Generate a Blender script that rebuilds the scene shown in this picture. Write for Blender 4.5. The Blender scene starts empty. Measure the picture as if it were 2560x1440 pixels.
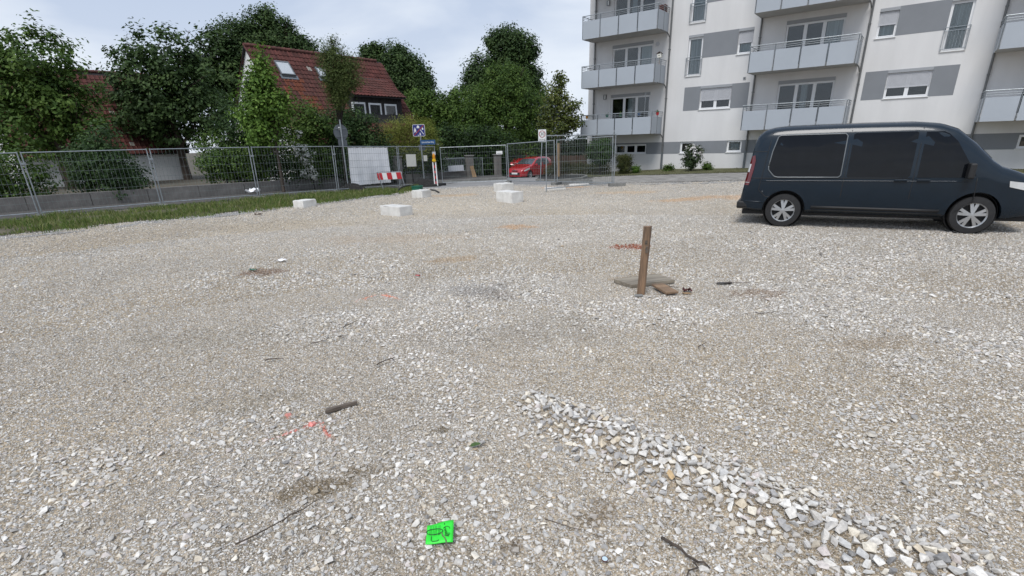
import bpy, bmesh, math, random
import numpy as np
from mathutils import Vector, Matrix, Euler
random.seed(7); RNG = np.random.default_rng(11)
scene = bpy.context.scene; COL = scene.collection
R = math.radians
# ------------------------------------------------------------------ camera
PITCH, ROLL, FPX, CAMH = R(21.33), R(-1.837), 1284.0, 1.85
_f = np.array([0, math.cos(PITCH), -math.sin(PITCH)]); _r0 = np.array([1., 0, 0]); _u0 = np.cross(_r0, _f)
_r = math.cos(ROLL)*_r0 + math.sin(ROLL)*_u0; _u = -math.sin(ROLL)*_r0 + math.cos(ROLL)*_u0
cam_d = bpy.data.cameras.new('camera'); cam = bpy.data.objects.new('camera', cam_d); COL.objects.link(cam)
M4 = Matrix(((_r[0], _u[0], -_f[0], 0), (_r[1], _u[1], -_f[1], 0), (_r[2], _u[2], -_f[2], CAMH), (0, 0, 0, 1)))
cam.matrix_world = M4
cam_d.sensor_width = 36; cam_d.lens = FPX/2560*36; cam_d.shift_y = 136/2560
cam_d.clip_start = 0.05; cam_d.clip_end = 3000
scene.camera = cam
# ------------------------------------------------------------------ sky, sun, exposure
SUN_EL, SUN_AZ = 56, 206      # degrees; azimuth clockwise from +Y (sun behind the camera, a little to the left)
w = bpy.data.worlds.new('World'); scene.world = w; w.use_nodes = True
nt = w.node_tree; nt.nodes.clear()
def N(t, **k):
    n = nt.nodes.new(t)
    for a, b in k.items(): setattr(n, a, b)
    return n
out = N('ShaderNodeOutputWorld'); bg = N('ShaderNodeBackground'); bg.inputs['Strength'].default_value = 0.1
sky = N('ShaderNodeTexSky', sky_type='NISHITA'); sky.sun_disc = False
sky.sun_elevation = R(SUN_EL); sky.sun_rotation = R(SUN_AZ)
tc = N('ShaderNodeTexCoord'); mp = N('ShaderNodeMapping'); mp.inputs['Scale'].default_value = (1.0, 1.0, 3.6); mp.inputs['Rotation'].default_value = (0, R(8), R(30))
nz = N('ShaderNodeTexNoise'); nz.inputs['Scale'].default_value = 2.3; nz.inputs['Detail'].default_value = 5; nz.inputs['Roughness'].default_value = .48; nz.inputs['Distortion'].default_value = .35
rp = N('ShaderNodeValToRGB'); e = rp.color_ramp.elements
e[0].position = .40; e[0].color = (.36, .45, .625, 1); e[1].position = .62; e[1].color = (.70, .755, .84, 1)
sep = N('ShaderNodeSeparateXYZ'); mr = N('ShaderNodeMapRange'); mr.inputs['From Min'].default_value = .02; mr.inputs['From Max'].default_value = .42
mr.inputs['To Min'].default_value = 0.62; mr.inputs['To Max'].default_value = 0.0
mixh = N('ShaderNodeMixRGB'); mixh.inputs['Color2'].default_value = (.73, .78, .855, 1)
mul = N('ShaderNodeMixRGB', blend_type='MULTIPLY'); mul.inputs['Fac'].default_value = 1; mul.inputs['Color2'].default_value = (10, 10, 10, 1)
mix = N('ShaderNodeMixRGB'); mix.inputs['Fac'].default_value = .93
L = nt.links.new
L(tc.outputs['Generated'], mp.inputs['Vector']); L(mp.outputs['Vector'], nz.inputs['Vector']); L(nz.outputs['Fac'], rp.inputs['Fac'])
L(tc.outputs['Generated'], sep.inputs['Vector']); L(sep.outputs['Z'], mr.inputs['Value']); L(mr.outputs['Result'], mixh.inputs['Fac']); L(rp.outputs['Color'], mixh.inputs['Color1'])
L(mixh.outputs['Color'], mul.inputs['Color1']); L(sky.outputs['Color'], mix.inputs['Color1']); L(mul.outputs['Color'], mix.inputs['Color2'])
L(mix.outputs['Color'], bg.inputs['Color']); L(bg.outputs['Background'], out.inputs['Surface'])
sl = bpy.data.lights.new('sun', 'SUN'); sl.energy = 2.1; sl.angle = R(26); sl.color = (1, .975, .94)
so = bpy.data.objects.new('sun', sl); COL.objects.link(so)
sd = Vector((math.sin(R(SUN_AZ))*math.cos(R(SUN_EL)), math.cos(R(SUN_AZ))*math.cos(R(SUN_EL)), math.sin(R(SUN_EL))))
so.rotation_euler = sd.to_track_quat('Z', 'Y').to_euler(); so.location = (0, -20, 40)
scene.view_settings.view_transform = 'Standard'; scene.view_settings.look = 'None'
scene.view_settings.exposure = 0.24; scene.view_settings.gamma = 1; scene.view_settings.use_curve_mapping = False
scene.cycles.max_bounces = 6; scene.cycles.transparent_max_bounces = 12
# ------------------------------------------------------------------ terrain
def ss(a, b, x):
    t = np.clip((np.asarray(x, float)-a)/(b-a), 0, 1); return t*t*(3-2*t)
def ter(x, y):
    x = np.asarray(x, float); y = np.asarray(y, float)
    t = np.maximum(0, y-19.); z = -(0.012*t+0.0012*t*t)
    z = np.where(t > 11, -0.277-0.015*np.minimum(t-11, 25), z)
    wr = 1-np.clip((x-3)/6.5, 0, 1); wl = 0.35+0.65*ss(-14, -5, x)
    z = z*wr*wl+0.02*np.clip(x-9, 0, 8)*ss(20, 27, y)
    return z-0.25*ss(-1.2, .4, x)*(1-ss(4, 6, x))*ss(34, 42, y)
def tz(x, y): return float(ter(x, y))
def ray(px, py): return (px-1280)/FPX*_r-(py-856)/FPX*_u+_f
def at(px, py, y):
    d = ray(px, py); t = y/d[1]; return Vector((d[0]*t, y, CAMH+d[2]*t))
def gnd(px, py, dz=0):
    z = 0.; d = ray(px, py)
    for _ in range(60):
        t = (z+dz-CAMH)/d[2]; z = .5*z+.5*tz(d[0]*t, d[1]*t)
    return Vector((d[0]*t, d[1]*t, z))
_tab = np.random.default_rng(3).random((256, 256))
def vnoise(x, y, s=1.0, o=0):
    x = np.asarray(x, float)/s+o*17.3; y = np.asarray(y, float)/s+o*9.1
    xi = np.floor(x).astype(int); yi = np.floor(y).astype(int); fx = x-xi; fy = y-yi
    fx = fx*fx*(3-2*fx); fy = fy*fy*(3-2*fy)
    g = lambda i, j: _tab[(xi+i) % 256, (yi+j) % 256]
    return (g(0, 0)*(1-fx)+g(1, 0)*fx)*(1-fy)+(g(0, 1)*(1-fx)+g(1, 1)*fx)*fy
# ------------------------------------------------------------------ materials
def s2l(c): return tuple(((v/255)/12.92 if v/255 <= .04045 else ((v/255+.055)/1.055)**2.4) for v in c)
def newmat(name):
    m = bpy.data.materials.new(name); m.use_nodes = True
    return m, m.node_tree, m.node_tree.nodes['Principled BSDF']
def pbr(name, col, rough=.75, metal=0., var=.12, vs=6., bump=0., bs=60., spec=.5, rnd=0., dirt=None, stretch=(1, 1, 1), coat=0.):
    m, t, p = newmat(name)
    p.inputs['Roughness'].default_value = rough; p.inputs['Metallic'].default_value = metal
    p.inputs['Specular IOR Level'].default_value = spec
    if coat: p.inputs['Coat Weight'].default_value = coat; p.inputs['Coat Roughness'].default_value = .04
    tc = t.nodes.new('ShaderNodeTexCoord'); mp = t.nodes.new('ShaderNodeMapping'); mp.inputs['Scale'].default_value = stretch
    t.links.new(tc.outputs['Object'], mp.inputs['Vector'])
    n = t.nodes.new('ShaderNodeTexNoise'); n.inputs['Scale'].default_value = vs; n.inputs['Detail'].default_value = 6; n.inputs['Roughness'].default_value = .6
    t.links.new(mp.outputs['Vector'], n.inputs['Vector'])
    r = t.nodes.new('ShaderNodeValToRGB'); r.color_ramp.elements[0].position = .28; r.color_ramp.elements[1].position = .72
    d = dirt or tuple(c*(1-var*1.6) for c in col); r.color_ramp.elements[0].color = (*d, 1); r.color_ramp.elements[1].color = (*[min(1, c*(1+var)) for c in col], 1)
    t.links.new(n.outputs['Fac'], r.inputs['Fac']); last = r.outputs['Color']
    if rnd:
        oi = t.nodes.new('ShaderNodeObjectInfo'); hs = t.nodes.new('ShaderNodeHueSaturation'); mr = t.nodes.new('ShaderNodeMapRange')
        mr.inputs['To Min'].default_value = 1-rnd; mr.inputs['To Max'].default_value = 1+rnd
        t.links.new(oi.outputs['Random'], mr.inputs['Value']); t.links.new(mr.outputs['Result'], hs.inputs['Value']); t.links.new(last, hs.inputs['Color']); last = hs.outputs['Color']
    t.links.new(last, p.inputs['Base Color'])
    if bump:
        b = t.nodes.new('ShaderNodeTexNoise'); b.inputs['Scale'].default_value = bs; b.inputs['Detail'].default_value = 4
        t.links.new(mp.outputs['Vector'], b.inputs['Vector'])
        bn = t.nodes.new('ShaderNodeBump'); bn.inputs['Strength'].default_value = bump; bn.inputs['Distance'].default_value = .02
        t.links.new(b.outputs['Fac'], bn.inputs['Height']); t.links.new(bn.outputs['Normal'], p.inputs['Normal'])
    return m
def attr_mat(name, attr='col', rough=.9, kind='GEOMETRY', transl=0., var=0.):
    m, t, p = newmat(name); p.inputs['Roughness'].default_value = rough; p.inputs['Specular IOR Level'].default_value = .25
    a = t.nodes.new('ShaderNodeAttribute'); a.attribute_name = attr; a.attribute_type = kind
    last = a.outputs['Color']
    if var:
        tc = t.nodes.new('ShaderNodeTexCoord'); n = t.nodes.new('ShaderNodeTexNoise'); n.inputs['Scale'].default_value = var; n.inputs['Detail'].default_value = 3
        t.links.new(tc.outputs['Object'], n.inputs['Vector'])
        mr = t.nodes.new('ShaderNodeMapRange'); mr.inputs['From Min'].default_value = .3; mr.inputs['From Max'].default_value = .7; mr.inputs['To Min'].default_value = .78; mr.inputs['To Max'].default_value = 1.16
        t.links.new(n.outputs['Fac'], mr.inputs['Value'])
        mu = t.nodes.new('ShaderNodeVectorMath'); mu.operation = 'SCALE'; t.links.new(last, mu.inputs[0]); t.links.new(mr.outputs['Result'], mu.inputs['Scale']); last = mu.outputs['Vector']
    t.links.new(last, p.inputs['Base Color'])
    if transl:
        tr = t.nodes.new('ShaderNodeBsdfTranslucent'); mx = t.nodes.new('ShaderNodeMixShader'); mx.inputs['Fac'].default_value = transl
        t.links.new(last, tr.inputs['Color']); o = t.nodes['Material Output']
        t.links.new(p.outputs['BSDF'], mx.inputs[1]); t.links.new(tr.outputs['BSDF'], mx.inputs[2]); t.links.new(mx.outputs['Shader'], o.inputs['Surface'])
    return m
def glass_mat(name, tint=(.82, .86, .86), gloss=.03):
    m, t, p = newmat(name); t.nodes.remove(p)
    tr = t.nodes.new('ShaderNodeBsdfTransparent'); tr.inputs['Color'].default_value = (*tint, 1)
    gl = t.nodes.new('ShaderNodeBsdfGlossy'); gl.inputs['Roughness'].default_value = .02
    fr = t.nodes.new('ShaderNodeFresnel'); fr.inputs['IOR'].default_value = 1.5
    ad = t.nodes.new('ShaderNodeMath'); ad.operation = 'ADD'; ad.inputs[1].default_value = gloss
    mx = t.nodes.new('ShaderNodeMixShader')
    t.links.new(fr.outputs['Fac'], ad.inputs[0]); t.links.new(ad.outputs[0], mx.inputs['Fac']); t.links.new(tr.outputs[0], mx.inputs[1]); t.links.new(gl.outputs[0], mx.inputs[2])
    t.links.new(mx.outputs[0], t.nodes['Material Output'].inputs['Surface']); return m
MT = {}
MT['plaster'] = pbr('plaster', (.69, .685, .68), .92, var=.055, vs=.9, stretch=(1, 1, .22), bump=.25, bs=70)
MT['band'] = pbr('grey_paint', (.225, .238, .256), .9, var=.04, vs=1.2, bump=.25, bs=70)
MT['panel'] = pbr('balcony_panel', (.39, .425, .465), .45, var=.03, vs=1.0)
MT['slab'] = pbr('concrete_slab', (.40, .395, .38), .85, var=.06, vs=1.5)
MT['galv'] = pbr('galvanised_steel', (.34, .37, .39), .42, metal=.55, var=.18, vs=9)
MT['galv_dark'] = pbr('weathered_steel', (.17, .19, .205), .5, metal=.45, var=.15, vs=9)
MT['wire'] = pbr('fence_wire', (.20, .235, .225), .5, metal=.4, var=.15, vs=20)
MT['pipe'] = pbr('zinc_pipe', (.17, .175, .175), .5, metal=.5, var=.12)
MT['upvc'] = pbr('white_window_frame', (.78, .79, .80), .35, var=.02)
MT['shutter'] = pbr('roller_shutter', (.50, .51, .54), .5, var=.03)
MT['shutbox'] = pbr('shutter_box', (.33, .345, .365), .6, var=.03)
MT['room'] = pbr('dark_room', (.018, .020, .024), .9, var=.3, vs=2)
MT['curtain'] = pbr('curtain', (.70, .72, .75), .9, var=.22, vs=14, stretch=(1, 1, .02))
MT['pane'] = glass_mat('window_glass')
MT['darkglass'] = pbr('dark_glass', (.005, .006, .008), .04, var=.2, spec=.3)
MT['white'] = pbr('white_paint', (.78, .78, .77), .5, var=.04)
MT['concrete'] = pbr('pale_concrete', (.72, .71, .68), .9, var=.08, vs=5, bump=.35, bs=45, rnd=.06, dirt=(.56, .545, .51))
MT['concrete_grey'] = pbr('grey_concrete', (.23, .225, .21), .92, var=.16, vs=4, bump=.4, bs=40, rnd=.12)
MT['wallconc'] = pbr('old_wall_concrete', (.175, .165, .155), .92, var=.2, vs=3, bump=.4, bs=30, rnd=.08)
MT['footblock'] = pbr('fence_foot_concrete', (.20, .20, .19), .95, var=.2, vs=8, bump=.4, bs=50, rnd=.12)
MT['asphalt'] = pbr('asphalt', (.085, .079, .073), .9, var=.18, vs=1.2, bump=.4, bs=120)
MT['street'] = pbr('pale_asphalt', (.27, .265, .26), .9, var=.14, vs=.9, bump=.4, bs=120)
MT['earth'] = pbr('earth', (.10, .085, .06), .95, var=.3, vs=2, bump=.6, bs=18)
MT['soil'] = pbr('dark_soil', (.022, .021, .02), .95, var=.35, vs=10, bump=.8, bs=30)
MT['lawn'] = pbr('lawn_ground', (.105, .105, .045), .95, var=.3, vs=4, bump=.7, bs=40)
MT['bark'] = pbr('bark', (.075, .055, .042), .95, var=.35, vs=8, bump=.8, bs=25, stretch=(1, 1, .25))
MT['bark_dark'] = pbr('dark_bark', (.03, .024, .02), .95, var=.35, vs=8, bump=.8, bs=25, stretch=(1, 1, .25))
MT['stakewood'] = pbr('stake_wood', (.30, .20, .11), .85, var=.25, vs=9, bump=.4, bs=30, stretch=(1, 1, .12))
MT['postwood'] = pbr('weathered_post', (.25, .155, .09), .88, var=.38, vs=16, bump=.7, bs=45, stretch=(1, 1, .10), dirt=(.075, .052, .038))
MT['plankwood'] = pbr('grey_plank', (.27, .235, .185), .9, var=.3, vs=14, bump=.6, bs=45, stretch=(.08, 1, 1), dirt=(.13, .11, .085))
MT['boardwood'] = pbr('brown_board', (.25, .165, .10), .9, var=.35, vs=16, bump=.6, bs=45, stretch=(.1, 1, 1), dirt=(.09, .06, .042))
MT['darkwood'] = pbr('dark_wet_wood', (.15, .12, .095), .88, var=.4, vs=22, bump=.7, bs=70, stretch=(.15, 1, 1))
MT['twig'] = pbr('twig', (.085, .066, .052), .9, var=.4, vs=40)
MT['fencewood'] = pbr('brown_fence_wood', (.07, .042, .03), .9, var=.3, vs=8, stretch=(1, 1, .15), rnd=.25)
MT['cladding'] = pbr('dark_cladding', (.022, .019, .02), .8, var=.25, vs=6, stretch=(1, 1, .2), rnd=.2)
MT['tarp'] = pbr('white_tarpaulin', (.91, .91, .93), .55, var=.03, vs=3)
MT['paper'] = pbr('laminated_notice', (.70, .69, .62), .45, var=.03)
MT['red'] = pbr('red_reflective', (.48, .025, .035), .4, var=.06)
MT['signred'] = pbr('sign_red', (.30, .03, .03), .4, var=.1)
MT['blue'] = pbr('sign_blue', (.012, .022, .17), .35, var=.06)
MT['nameblue'] = pbr('nameplate_blue', (.012, .075, .20), .35, var=.06)
MT['black'] = pbr('black', (.015, .015, .016), .6, var=.1)
MT['rubber'] = pbr('rubber', (.018, .018, .019), .75, var=.2, vs=12)
MT['yellow'] = pbr('lamp_yellow', (.72, .47, .02), .3, var=.08)
MT['amber'] = pbr('amber_lens', (.62, .26, .012), .2, var=.1)
MT['green'] = pbr('green_plastic', (.012, .12, .075), .35, var=.08)
MT['signback'] = pbr('sign_back', (.12, .135, .15), .5, metal=.3, var=.1)
MT['carred'] = pbr('car_red', (.40, .010, .016), .25, var=.04, coat=1.)
MT['vanblue'] = pbr('van_blue', (.006, .0145, .025), .25, var=.06, spec=.3, coat=.35)
MT['rim'] = pbr('alloy_rim', (.55, .56, .57), .3, metal=.8, var=.06)
MT['lens_red'] = pbr('tail_lamp', (.12, .004, .008), .12, var=.1, coat=1.)
MT['lens_clear'] = pbr('lamp_lens', (.62, .63, .63), .08, var=.08, coat=1.)
MT['chrome'] = pbr('chrome', (.6, .6, .6), .12, metal=1., var=.04)
MT['trim'] = pbr('window_trim', (.20, .215, .225), .35, metal=.4, var=.1)
MT['neon'] = pbr('neon_green_card', (.035, .74, .045), .5, var=.05, vs=30)
MT['ink'] = pbr('ink', (.012, .045, .02), .7, var=.1)
MT['leaf_fallen'] = pbr('fallen_leaf', (.06, .11, .025), .6, var=.25, vs=60)
MT['gablewhite'] = pbr('white_render', (.72, .72, .70), .9, var=.04, vs=1)
# ------------------------------------------------------------------ mesh builder
class MB:
    def __init__(s): s.v = []; s.f = []
    def add(s, vs, fs):
        o = len(s.v); s.v += [tuple(v) for v in vs]; s.f += [tuple(i+o for i in f) for f in fs]; return s
    def box(s, c, d, rz=0, rx=0, ry=0):
        m = Euler((rx, ry, rz)).to_matrix(); c = Vector(c)
        vs = [c+m @ Vector((d[0]/2*i, d[1]/2*j, d[2]/2*k)) for k in (-1, 1) for j in (-1, 1) for i in (-1, 1)]
        return s.add(vs, [(0, 2, 3, 1), (4, 5, 7, 6), (0, 1, 5, 4), (2, 6, 7, 3), (0, 4, 6, 2), (1, 3, 7, 5)])
    def b2(s, x0, x1, y0, y1, z0, z1): return s.box(((x0+x1)/2, (y0+y1)/2, (z0+z1)/2), (x1-x0, y1-y0, z1-z0))
    def tube(s, pts, r, n=8, cap=True):
        pts = [Vector(p) for p in pts]; k = len(pts)
        rs = r if hasattr(r, '__len__') else [r]*k; rings = []
        up = None
        for i, p in enumerate(pts):
            d = (pts[min(i+1, k-1)]-pts[max(i-1, 0)]).normalized()
            if up is None: up = Vector((0, 0, 1)) if abs(d.z) < .9 else Vector((1, 0, 0))
            a = d.cross(up).normalized(); b = a.cross(d).normalized(); up = b
            rings.append([p+(a*math.cos(t)+b*math.sin(t))*rs[i] for t in [2*math.pi*j/n for j in range(n)]])
        vs = [v for ring in rings for v in ring]
        fs = [(i*n+j, i*n+(j+1) % n, (i+1)*n+(j+1) % n, (i+1)*n+j) for i in range(k-1) for j in range(n)]
        if cap: fs += [tuple(reversed(range(n))), tuple((k-1)*n+j for j in range(n))]
        return s.add(vs, fs)
    def prism(s, poly, o, ex, ey, ez, t):
        o, ex, ey, ez = Vector(o), Vector(ex), Vector(ey), Vector(ez); n = len(poly)
        a = [o+ex*p[0]+ey*p[1] for p in poly]; b = [q+ez*t for q in a]
        return s.add(a+b, [tuple(reversed(range(n))), tuple(range(n, 2*n))]+[(i, (i+1) % n, (i+1) % n+n, i+n) for i in range(n)])
    def lathe(s, prof, n=24, o=(0, 0, 0), ax='z'):
        vs = []
        for r, h in prof:
            for j in range(n):
                t = 2*math.pi*j/n; p = (r*math.cos(t), r*math.sin(t), h)
                if ax == 'y': p = (p[0], p[2], p[1])
                vs.append((p[0]+o[0], p[1]+o[1], p[2]+o[2]))
        k = len(prof)
        return s.add(vs, [(i*n+j, i*n+(j+1) % n, (i+1)*n+(j+1) % n, (i+1)*n+j) for i in range(k-1) for j in range(n)])
    def mesh(s, name, smooth=False):
        me = bpy.data.meshes.new(name); me.from_pydata(s.v, [], s.f)
        if smooth: me.polygons.foreach_set('use_smooth', [True]*len(me.polygons))
        me.update(); return me
    def build(s, name, mat, parent=None, smooth=False, bevel=0):
        me = s.mesh(name, smooth); 
        bm = bmesh.new(); bm.from_mesh(me); bmesh.ops.recalc_face_normals(bm, faces=bm.faces); bm.to_mesh(me); bm.free()
        return link(name, me, mat, parent, bevel)
def link(name, me, mat, parent=None, bevel=0):
    if mat is not None:
        me.materials.clear(); me.materials.append(MT[mat] if isinstance(mat, str) else mat)
    o = bpy.data.objects.new(name, me); COL.objects.link(o)
    if parent: o.parent = parent
    if bevel:
        b = o.modifiers.new('bevel', 'BEVEL'); b.width = bevel; b.segments = 2; b.limit_method = 'ANGLE'
    return o
def tag(o, label, cat, group=None, kind=None):
    o['label'] = label; o['category'] = cat
    if group: o['group'] = group
    if kind: o['kind'] = kind
    return o
def thing(name, label, cat, loc=(0, 0, 0), rz=0, group=None):
    o = bpy.data.objects.new(name, None); o.empty_display_size = .2; COL.objects.link(o)
    o.location = loc; o.rotation_euler = (0, 0, rz); return tag(o, label, cat, group)
def struct(o): o['kind'] = 'structure'; return o
def np_mesh(name, V, F, mat, parent=None, attr=None, smooth=False, k=None):
    """V (n,3), F (m,k) numpy; attr dict name -> (n,) or (n,3) point data"""
    me = bpy.data.meshes.new(name); n = len(V); m, k = F.shape
    me.vertices.add(n); me.vertices.foreach_set('co', np.ascontiguousarray(V, dtype=np.float32).ravel())
    me.loops.add(m*k); me.loops.foreach_set('vertex_index', np.ascontiguousarray(F, dtype=np.int32).ravel())
    me.polygons.add(m); me.polygons.foreach_set('loop_start', np.arange(0, m*k, k, dtype=np.int32))
    if smooth: me.polygons.foreach_set('use_smooth', np.ones(m, bool))
    for nm, d in (attr or {}).items():
        d = np.asarray(d, np.float32)
        a = me.attributes.new(nm, 'FLOAT_COLOR', 'POINT'); c = np.ones((n, 4), np.float32); c[:, :3] = d; a.data.foreach_set('color', c.ravel())
    me.update(); me.validate()
    if not smooth: me.shade_flat()
    return link(name, me, mat, parent)
def strip(name, A, B, na, nb, dz, mat):
    """sheet draped on the terrain between two polylines"""
    A = np.array(A, float); B = np.array(B, float)
    def samp(P, n):
        d = np.r_[0, np.cumsum(np.hypot(*np.diff(P, axis=0).T))]; t = np.linspace(0, d[-1], n); return np.c_[np.interp(t, d, P[:, 0]), np.interp(t, d, P[:, 1])]
    a, b = samp(A, na), samp(B, na); u = np.linspace(0, 1, nb)[:, None, None]
    P = (a*(1-u)+b*u).reshape(-1, 2); V = np.c_[P, ter(P[:, 0], P[:, 1])+dz]
    i = np.arange(nb-1)[:, None]*na+np.arange(na-1); i = i.ravel(); F = np.c_[i, i+1, i+na+1, i+na]
    return np_mesh(name, V, F, mat, smooth=True)
def text_mesh(body, size, shear=0):
    c = bpy.data.curves.new('txt', 'FONT'); c.body = body; c.size = size; c.align_x = 'CENTER'; c.align_y = 'CENTER'; c.extrude = .0015; c.shear = shear
    o = bpy.data.objects.new('txt', c); COL.objects.link(o); dg = bpy.context.evaluated_depsgraph_get()
    me = bpy.data.meshes.new_from_object(o.evaluated_get(dg)); bpy.data.objects.remove(o); bpy.data.curves.remove(c); return me
def rrect(wd, hg, r, n=4, cx=0, cy=0):
    p = []
    for (sx, sy, a0) in ((1, 1, 0), (-1, 1, 90), (-1, -1, 180), (1, -1, 270)):
        for i in range(n+1):
            a = R(a0+90*i/n); p.append((cx+sx*(wd/2-r)+r*math.cos(a), cy+sy*(hg/2-r)+r*math.sin(a)))
    return p
def circ(r, n=24, cx=0, cy=0): return [(cx+r*math.cos(2*math.pi*i/n), cy+r*math.sin(2*math.pi*i/n)) for i in range(n)]
# ================================================================== GROUND
YB = np.array([(-60, -6), (-26, 3), (-20, 7.5), (-14, 12.6), (-8.6, 17.6), (-7.5, 18.6), (-6.4, 20.6), (-4.8, 22.9), (-4.2, 25.6), (-3.1, 26.8), (-1.4, 27.2), (.14, 27.6), (2.5, 25.5), (5.3, 24.7), (7.7, 23.8), (10, 23.2), (20, 20.6), (60, 12)], float)
def yfar(x): return np.interp(x, YB[:, 0], YB[:, 1])
RIDGE = np.array([(.10, 3.50), (.3, 3.23), (.56, 2.96), (.84, 2.68), (1.10, 2.41), (1.34, 2.16), (1.62, 1.90), (2.0, 1.6)]); RW = np.array([.12, .2, .25, .27, .26, .25, .25, .2])
def ridge_d(x, y):
    x = np.asarray(x, float); y = np.asarray(y, float); best = np.full(x.shape, 9.); wd = np.full(x.shape, .1)
    for i in range(len(RIDGE)-1):
        a, b = RIDGE[i], RIDGE[i+1]; d = b-a; t = np.clip(((x-a[0])*d[0]+(y-a[1])*d[1])/(d@d), 0, 1)
        q = np.hypot(x-a[0]-t*d[0], y-a[1]-t*d[1]); wi = RW[i]*(1-t)+RW[i+1]*t
        m = q < best; best = np.where(m, q, best); wd = np.where(m, wi, wd)
    return best, wd
def zg(x, y):
    d, wd = ridge_d(x, y)
    return ter(x, y)+.012*(vnoise(x, y, .35, 1)-.5)+.03*(vnoise(x, y, 1.7, 2)-.5)+.042*np.clip(1-d/(wd*1.25), 0, 1)
# stains and marks on the gravel: x, y, rx, ry, rot(deg), sRGB, strength
STAINS = [(-3.97, 8.18, .42, .26, 0, (122, 92, 66), .75), (2.24, 9.32, .36, .24, 0, (168, 104, 78), .6), (.24, 12.13, .5, .34, 0, (196, 154, 110), .7),
 (5.38, 16.5, .95, .42, 5, (206, 168, 128), .6), (7.0, 16.8, 1.5, .75, 0, (206, 168, 128), .6), (-1.18, 2.5, .24, .13, 15, (112, 96, 70), .75), (-.95, 2.62, .2, .1, 25, (120, 104, 78), .55),
 (-.52, 6.73, .55, .35, 0, (124, 122, 122), .5), (-.2, 6.5, .3, .3, 0, (128, 120, 112), .6), (-.52, 3.08, .07, .05, 20, (100, 86, 62), .8), (-.98, 8.7, .45, .3, 0, (172, 146, 112), .6),
 (3.1, 6.15, .4, .2, 0, (130, 104, 78), .6), (-2.2, 20.9, 1.2, .7, 10, (206, 176, 138), .6), (2.6, 23.6, 1.2, .6, 0, (214, 166, 116), .7), (4.6, 19.6, 1.8, .6, 0, (214, 184, 146), .5),
 (-5.4, 13.5, 2.2, 1.2, 0, (184, 170, 148), .45), (1.2, 10.6, 2.4, .9, 5, (196, 188, 176), .35), (-2.5, 11, 2.0, .6, 0, (190, 170, 146), .4), (.4, 2.2, .16, .1, 30, (118, 100, 76), .5),
 (-.02, 1.98, .07, .05, 0, (98, 82, 60), .7), (3.4, 4.4, .5, .16, 10, (150, 132, 108), .5), (.2, 5.0, 1.6, .5, 4, (150, 142, 130), .35), (-3, 5.2, 1.0, .4, 0, (150, 142, 128), .35),
 (1.9, 7.1, .5, .25, 0, (160, 140, 112), .5), (-2.1, 3.6, .5, .2, 10, (150, 140, 122), .4), (8.5, 15, 2.2, .8, 0, (196, 172, 140), .5), (-9, 13, 2.5, 1, 40, (180, 166, 146), .4),
 (-1.87, 6.55, .17, .028, 52, (240, 150, 118), .95), (-1.62, 6.55, .24, .028, -40, (240, 146, 116), .95),
 (-1.58, 3.11, .17, .02, 38, (232, 118, 104), .9), (-1.44, 3.22, .07, .03, 20, (232, 112, 100), .9), (-1.3, 3.1, .14, .012, -52, (232, 124, 108), .8), (-1.66, 3.36, .035, .02, 0, (230, 130, 112), .8)]
def stain(x, y):
    """-> colour (n,3) linear and alpha (n,)"""
    x = np.asarray(x, float); y = np.asarray(y, float); c = np.zeros(x.shape+(3,)); al = np.zeros(x.shape)
    for (sx, sy, rx, ry, rot, rgb, st) in STAINS:
        cr, sr = math.cos(R(rot)), math.sin(R(rot)); dx = x-sx; dy = y-sy
        q = np.hypot((dx*cr+dy*sr)/rx, (-dx*sr+dy*cr)/ry)+(vnoise(x, y, min(rx, ry)*.6, 5)-.5)*.9+(vnoise(x, y, .05, 15)-.5)*.5
        a = st*(1-ss(.55, 1.05, q)); k = np.maximum(a, 1e-9)/np.maximum(a+al*(1-a), 1e-9)
        c = c*(1-k[..., None])+np.array(s2l(rgb))*k[..., None]; al = a+al*(1-a)
    return c, al
def coarse(x, y):
    """0 compacted fines .. 1 loose coarse stone"""
    n = .6*vnoise(x, y, 1.15, 3)+.4*vnoise(x, y, .42, 4); c = ss(.44, .72, n)
    for (sx, sy, rx, ry, st) in ((-.1, 2.15, .75, .42, 1), (.7, 1.95, .8, .35, .9), (.35, 3.0, .3, .25, .8), (-1.5, 3.15, .38, .25, 1), (-.83, 4.0, .3, .22, .95), (-2.3, 5.3, .7, .5, .8), (.6, 5.2, .7, .5, .6), (1.7, 6.0, .5, .25, .8), (2.6, 7.2, .9, .5, .7), (-1.6, 5.0, .4, .3, .6)):
        q = np.hypot((x-sx)/rx, (y-sy)/ry); c = np.maximum(c, st*(1-ss(.5, 1.15, q)))
    d, wd = ridge_d(x, y); return np.maximum(c, 1-ss(1.1, 2.3, d/wd))
# far ground that carries everything to the horizon
a = np.r_[-900, -400, -200, np.linspace(-100, 100, 81), 200, 400, 900]; b_ = np.r_[-300, -100, np.linspace(-40, 120, 65), 250, 500, 1200]
X, Yy = np.meshgrid(a, b_); V = np.c_[X.ravel(), Yy.ravel(), ter(X.ravel(), Yy.ravel())-.06]
na = len(a); i = (np.arange(len(b_)-1)[:, None]*na+np.arange(na-1)).ravel()
struct(np_mesh('ground', V, np.c_[i, i+1, i+na+1, i+na], 'earth', smooth=True))
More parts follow.
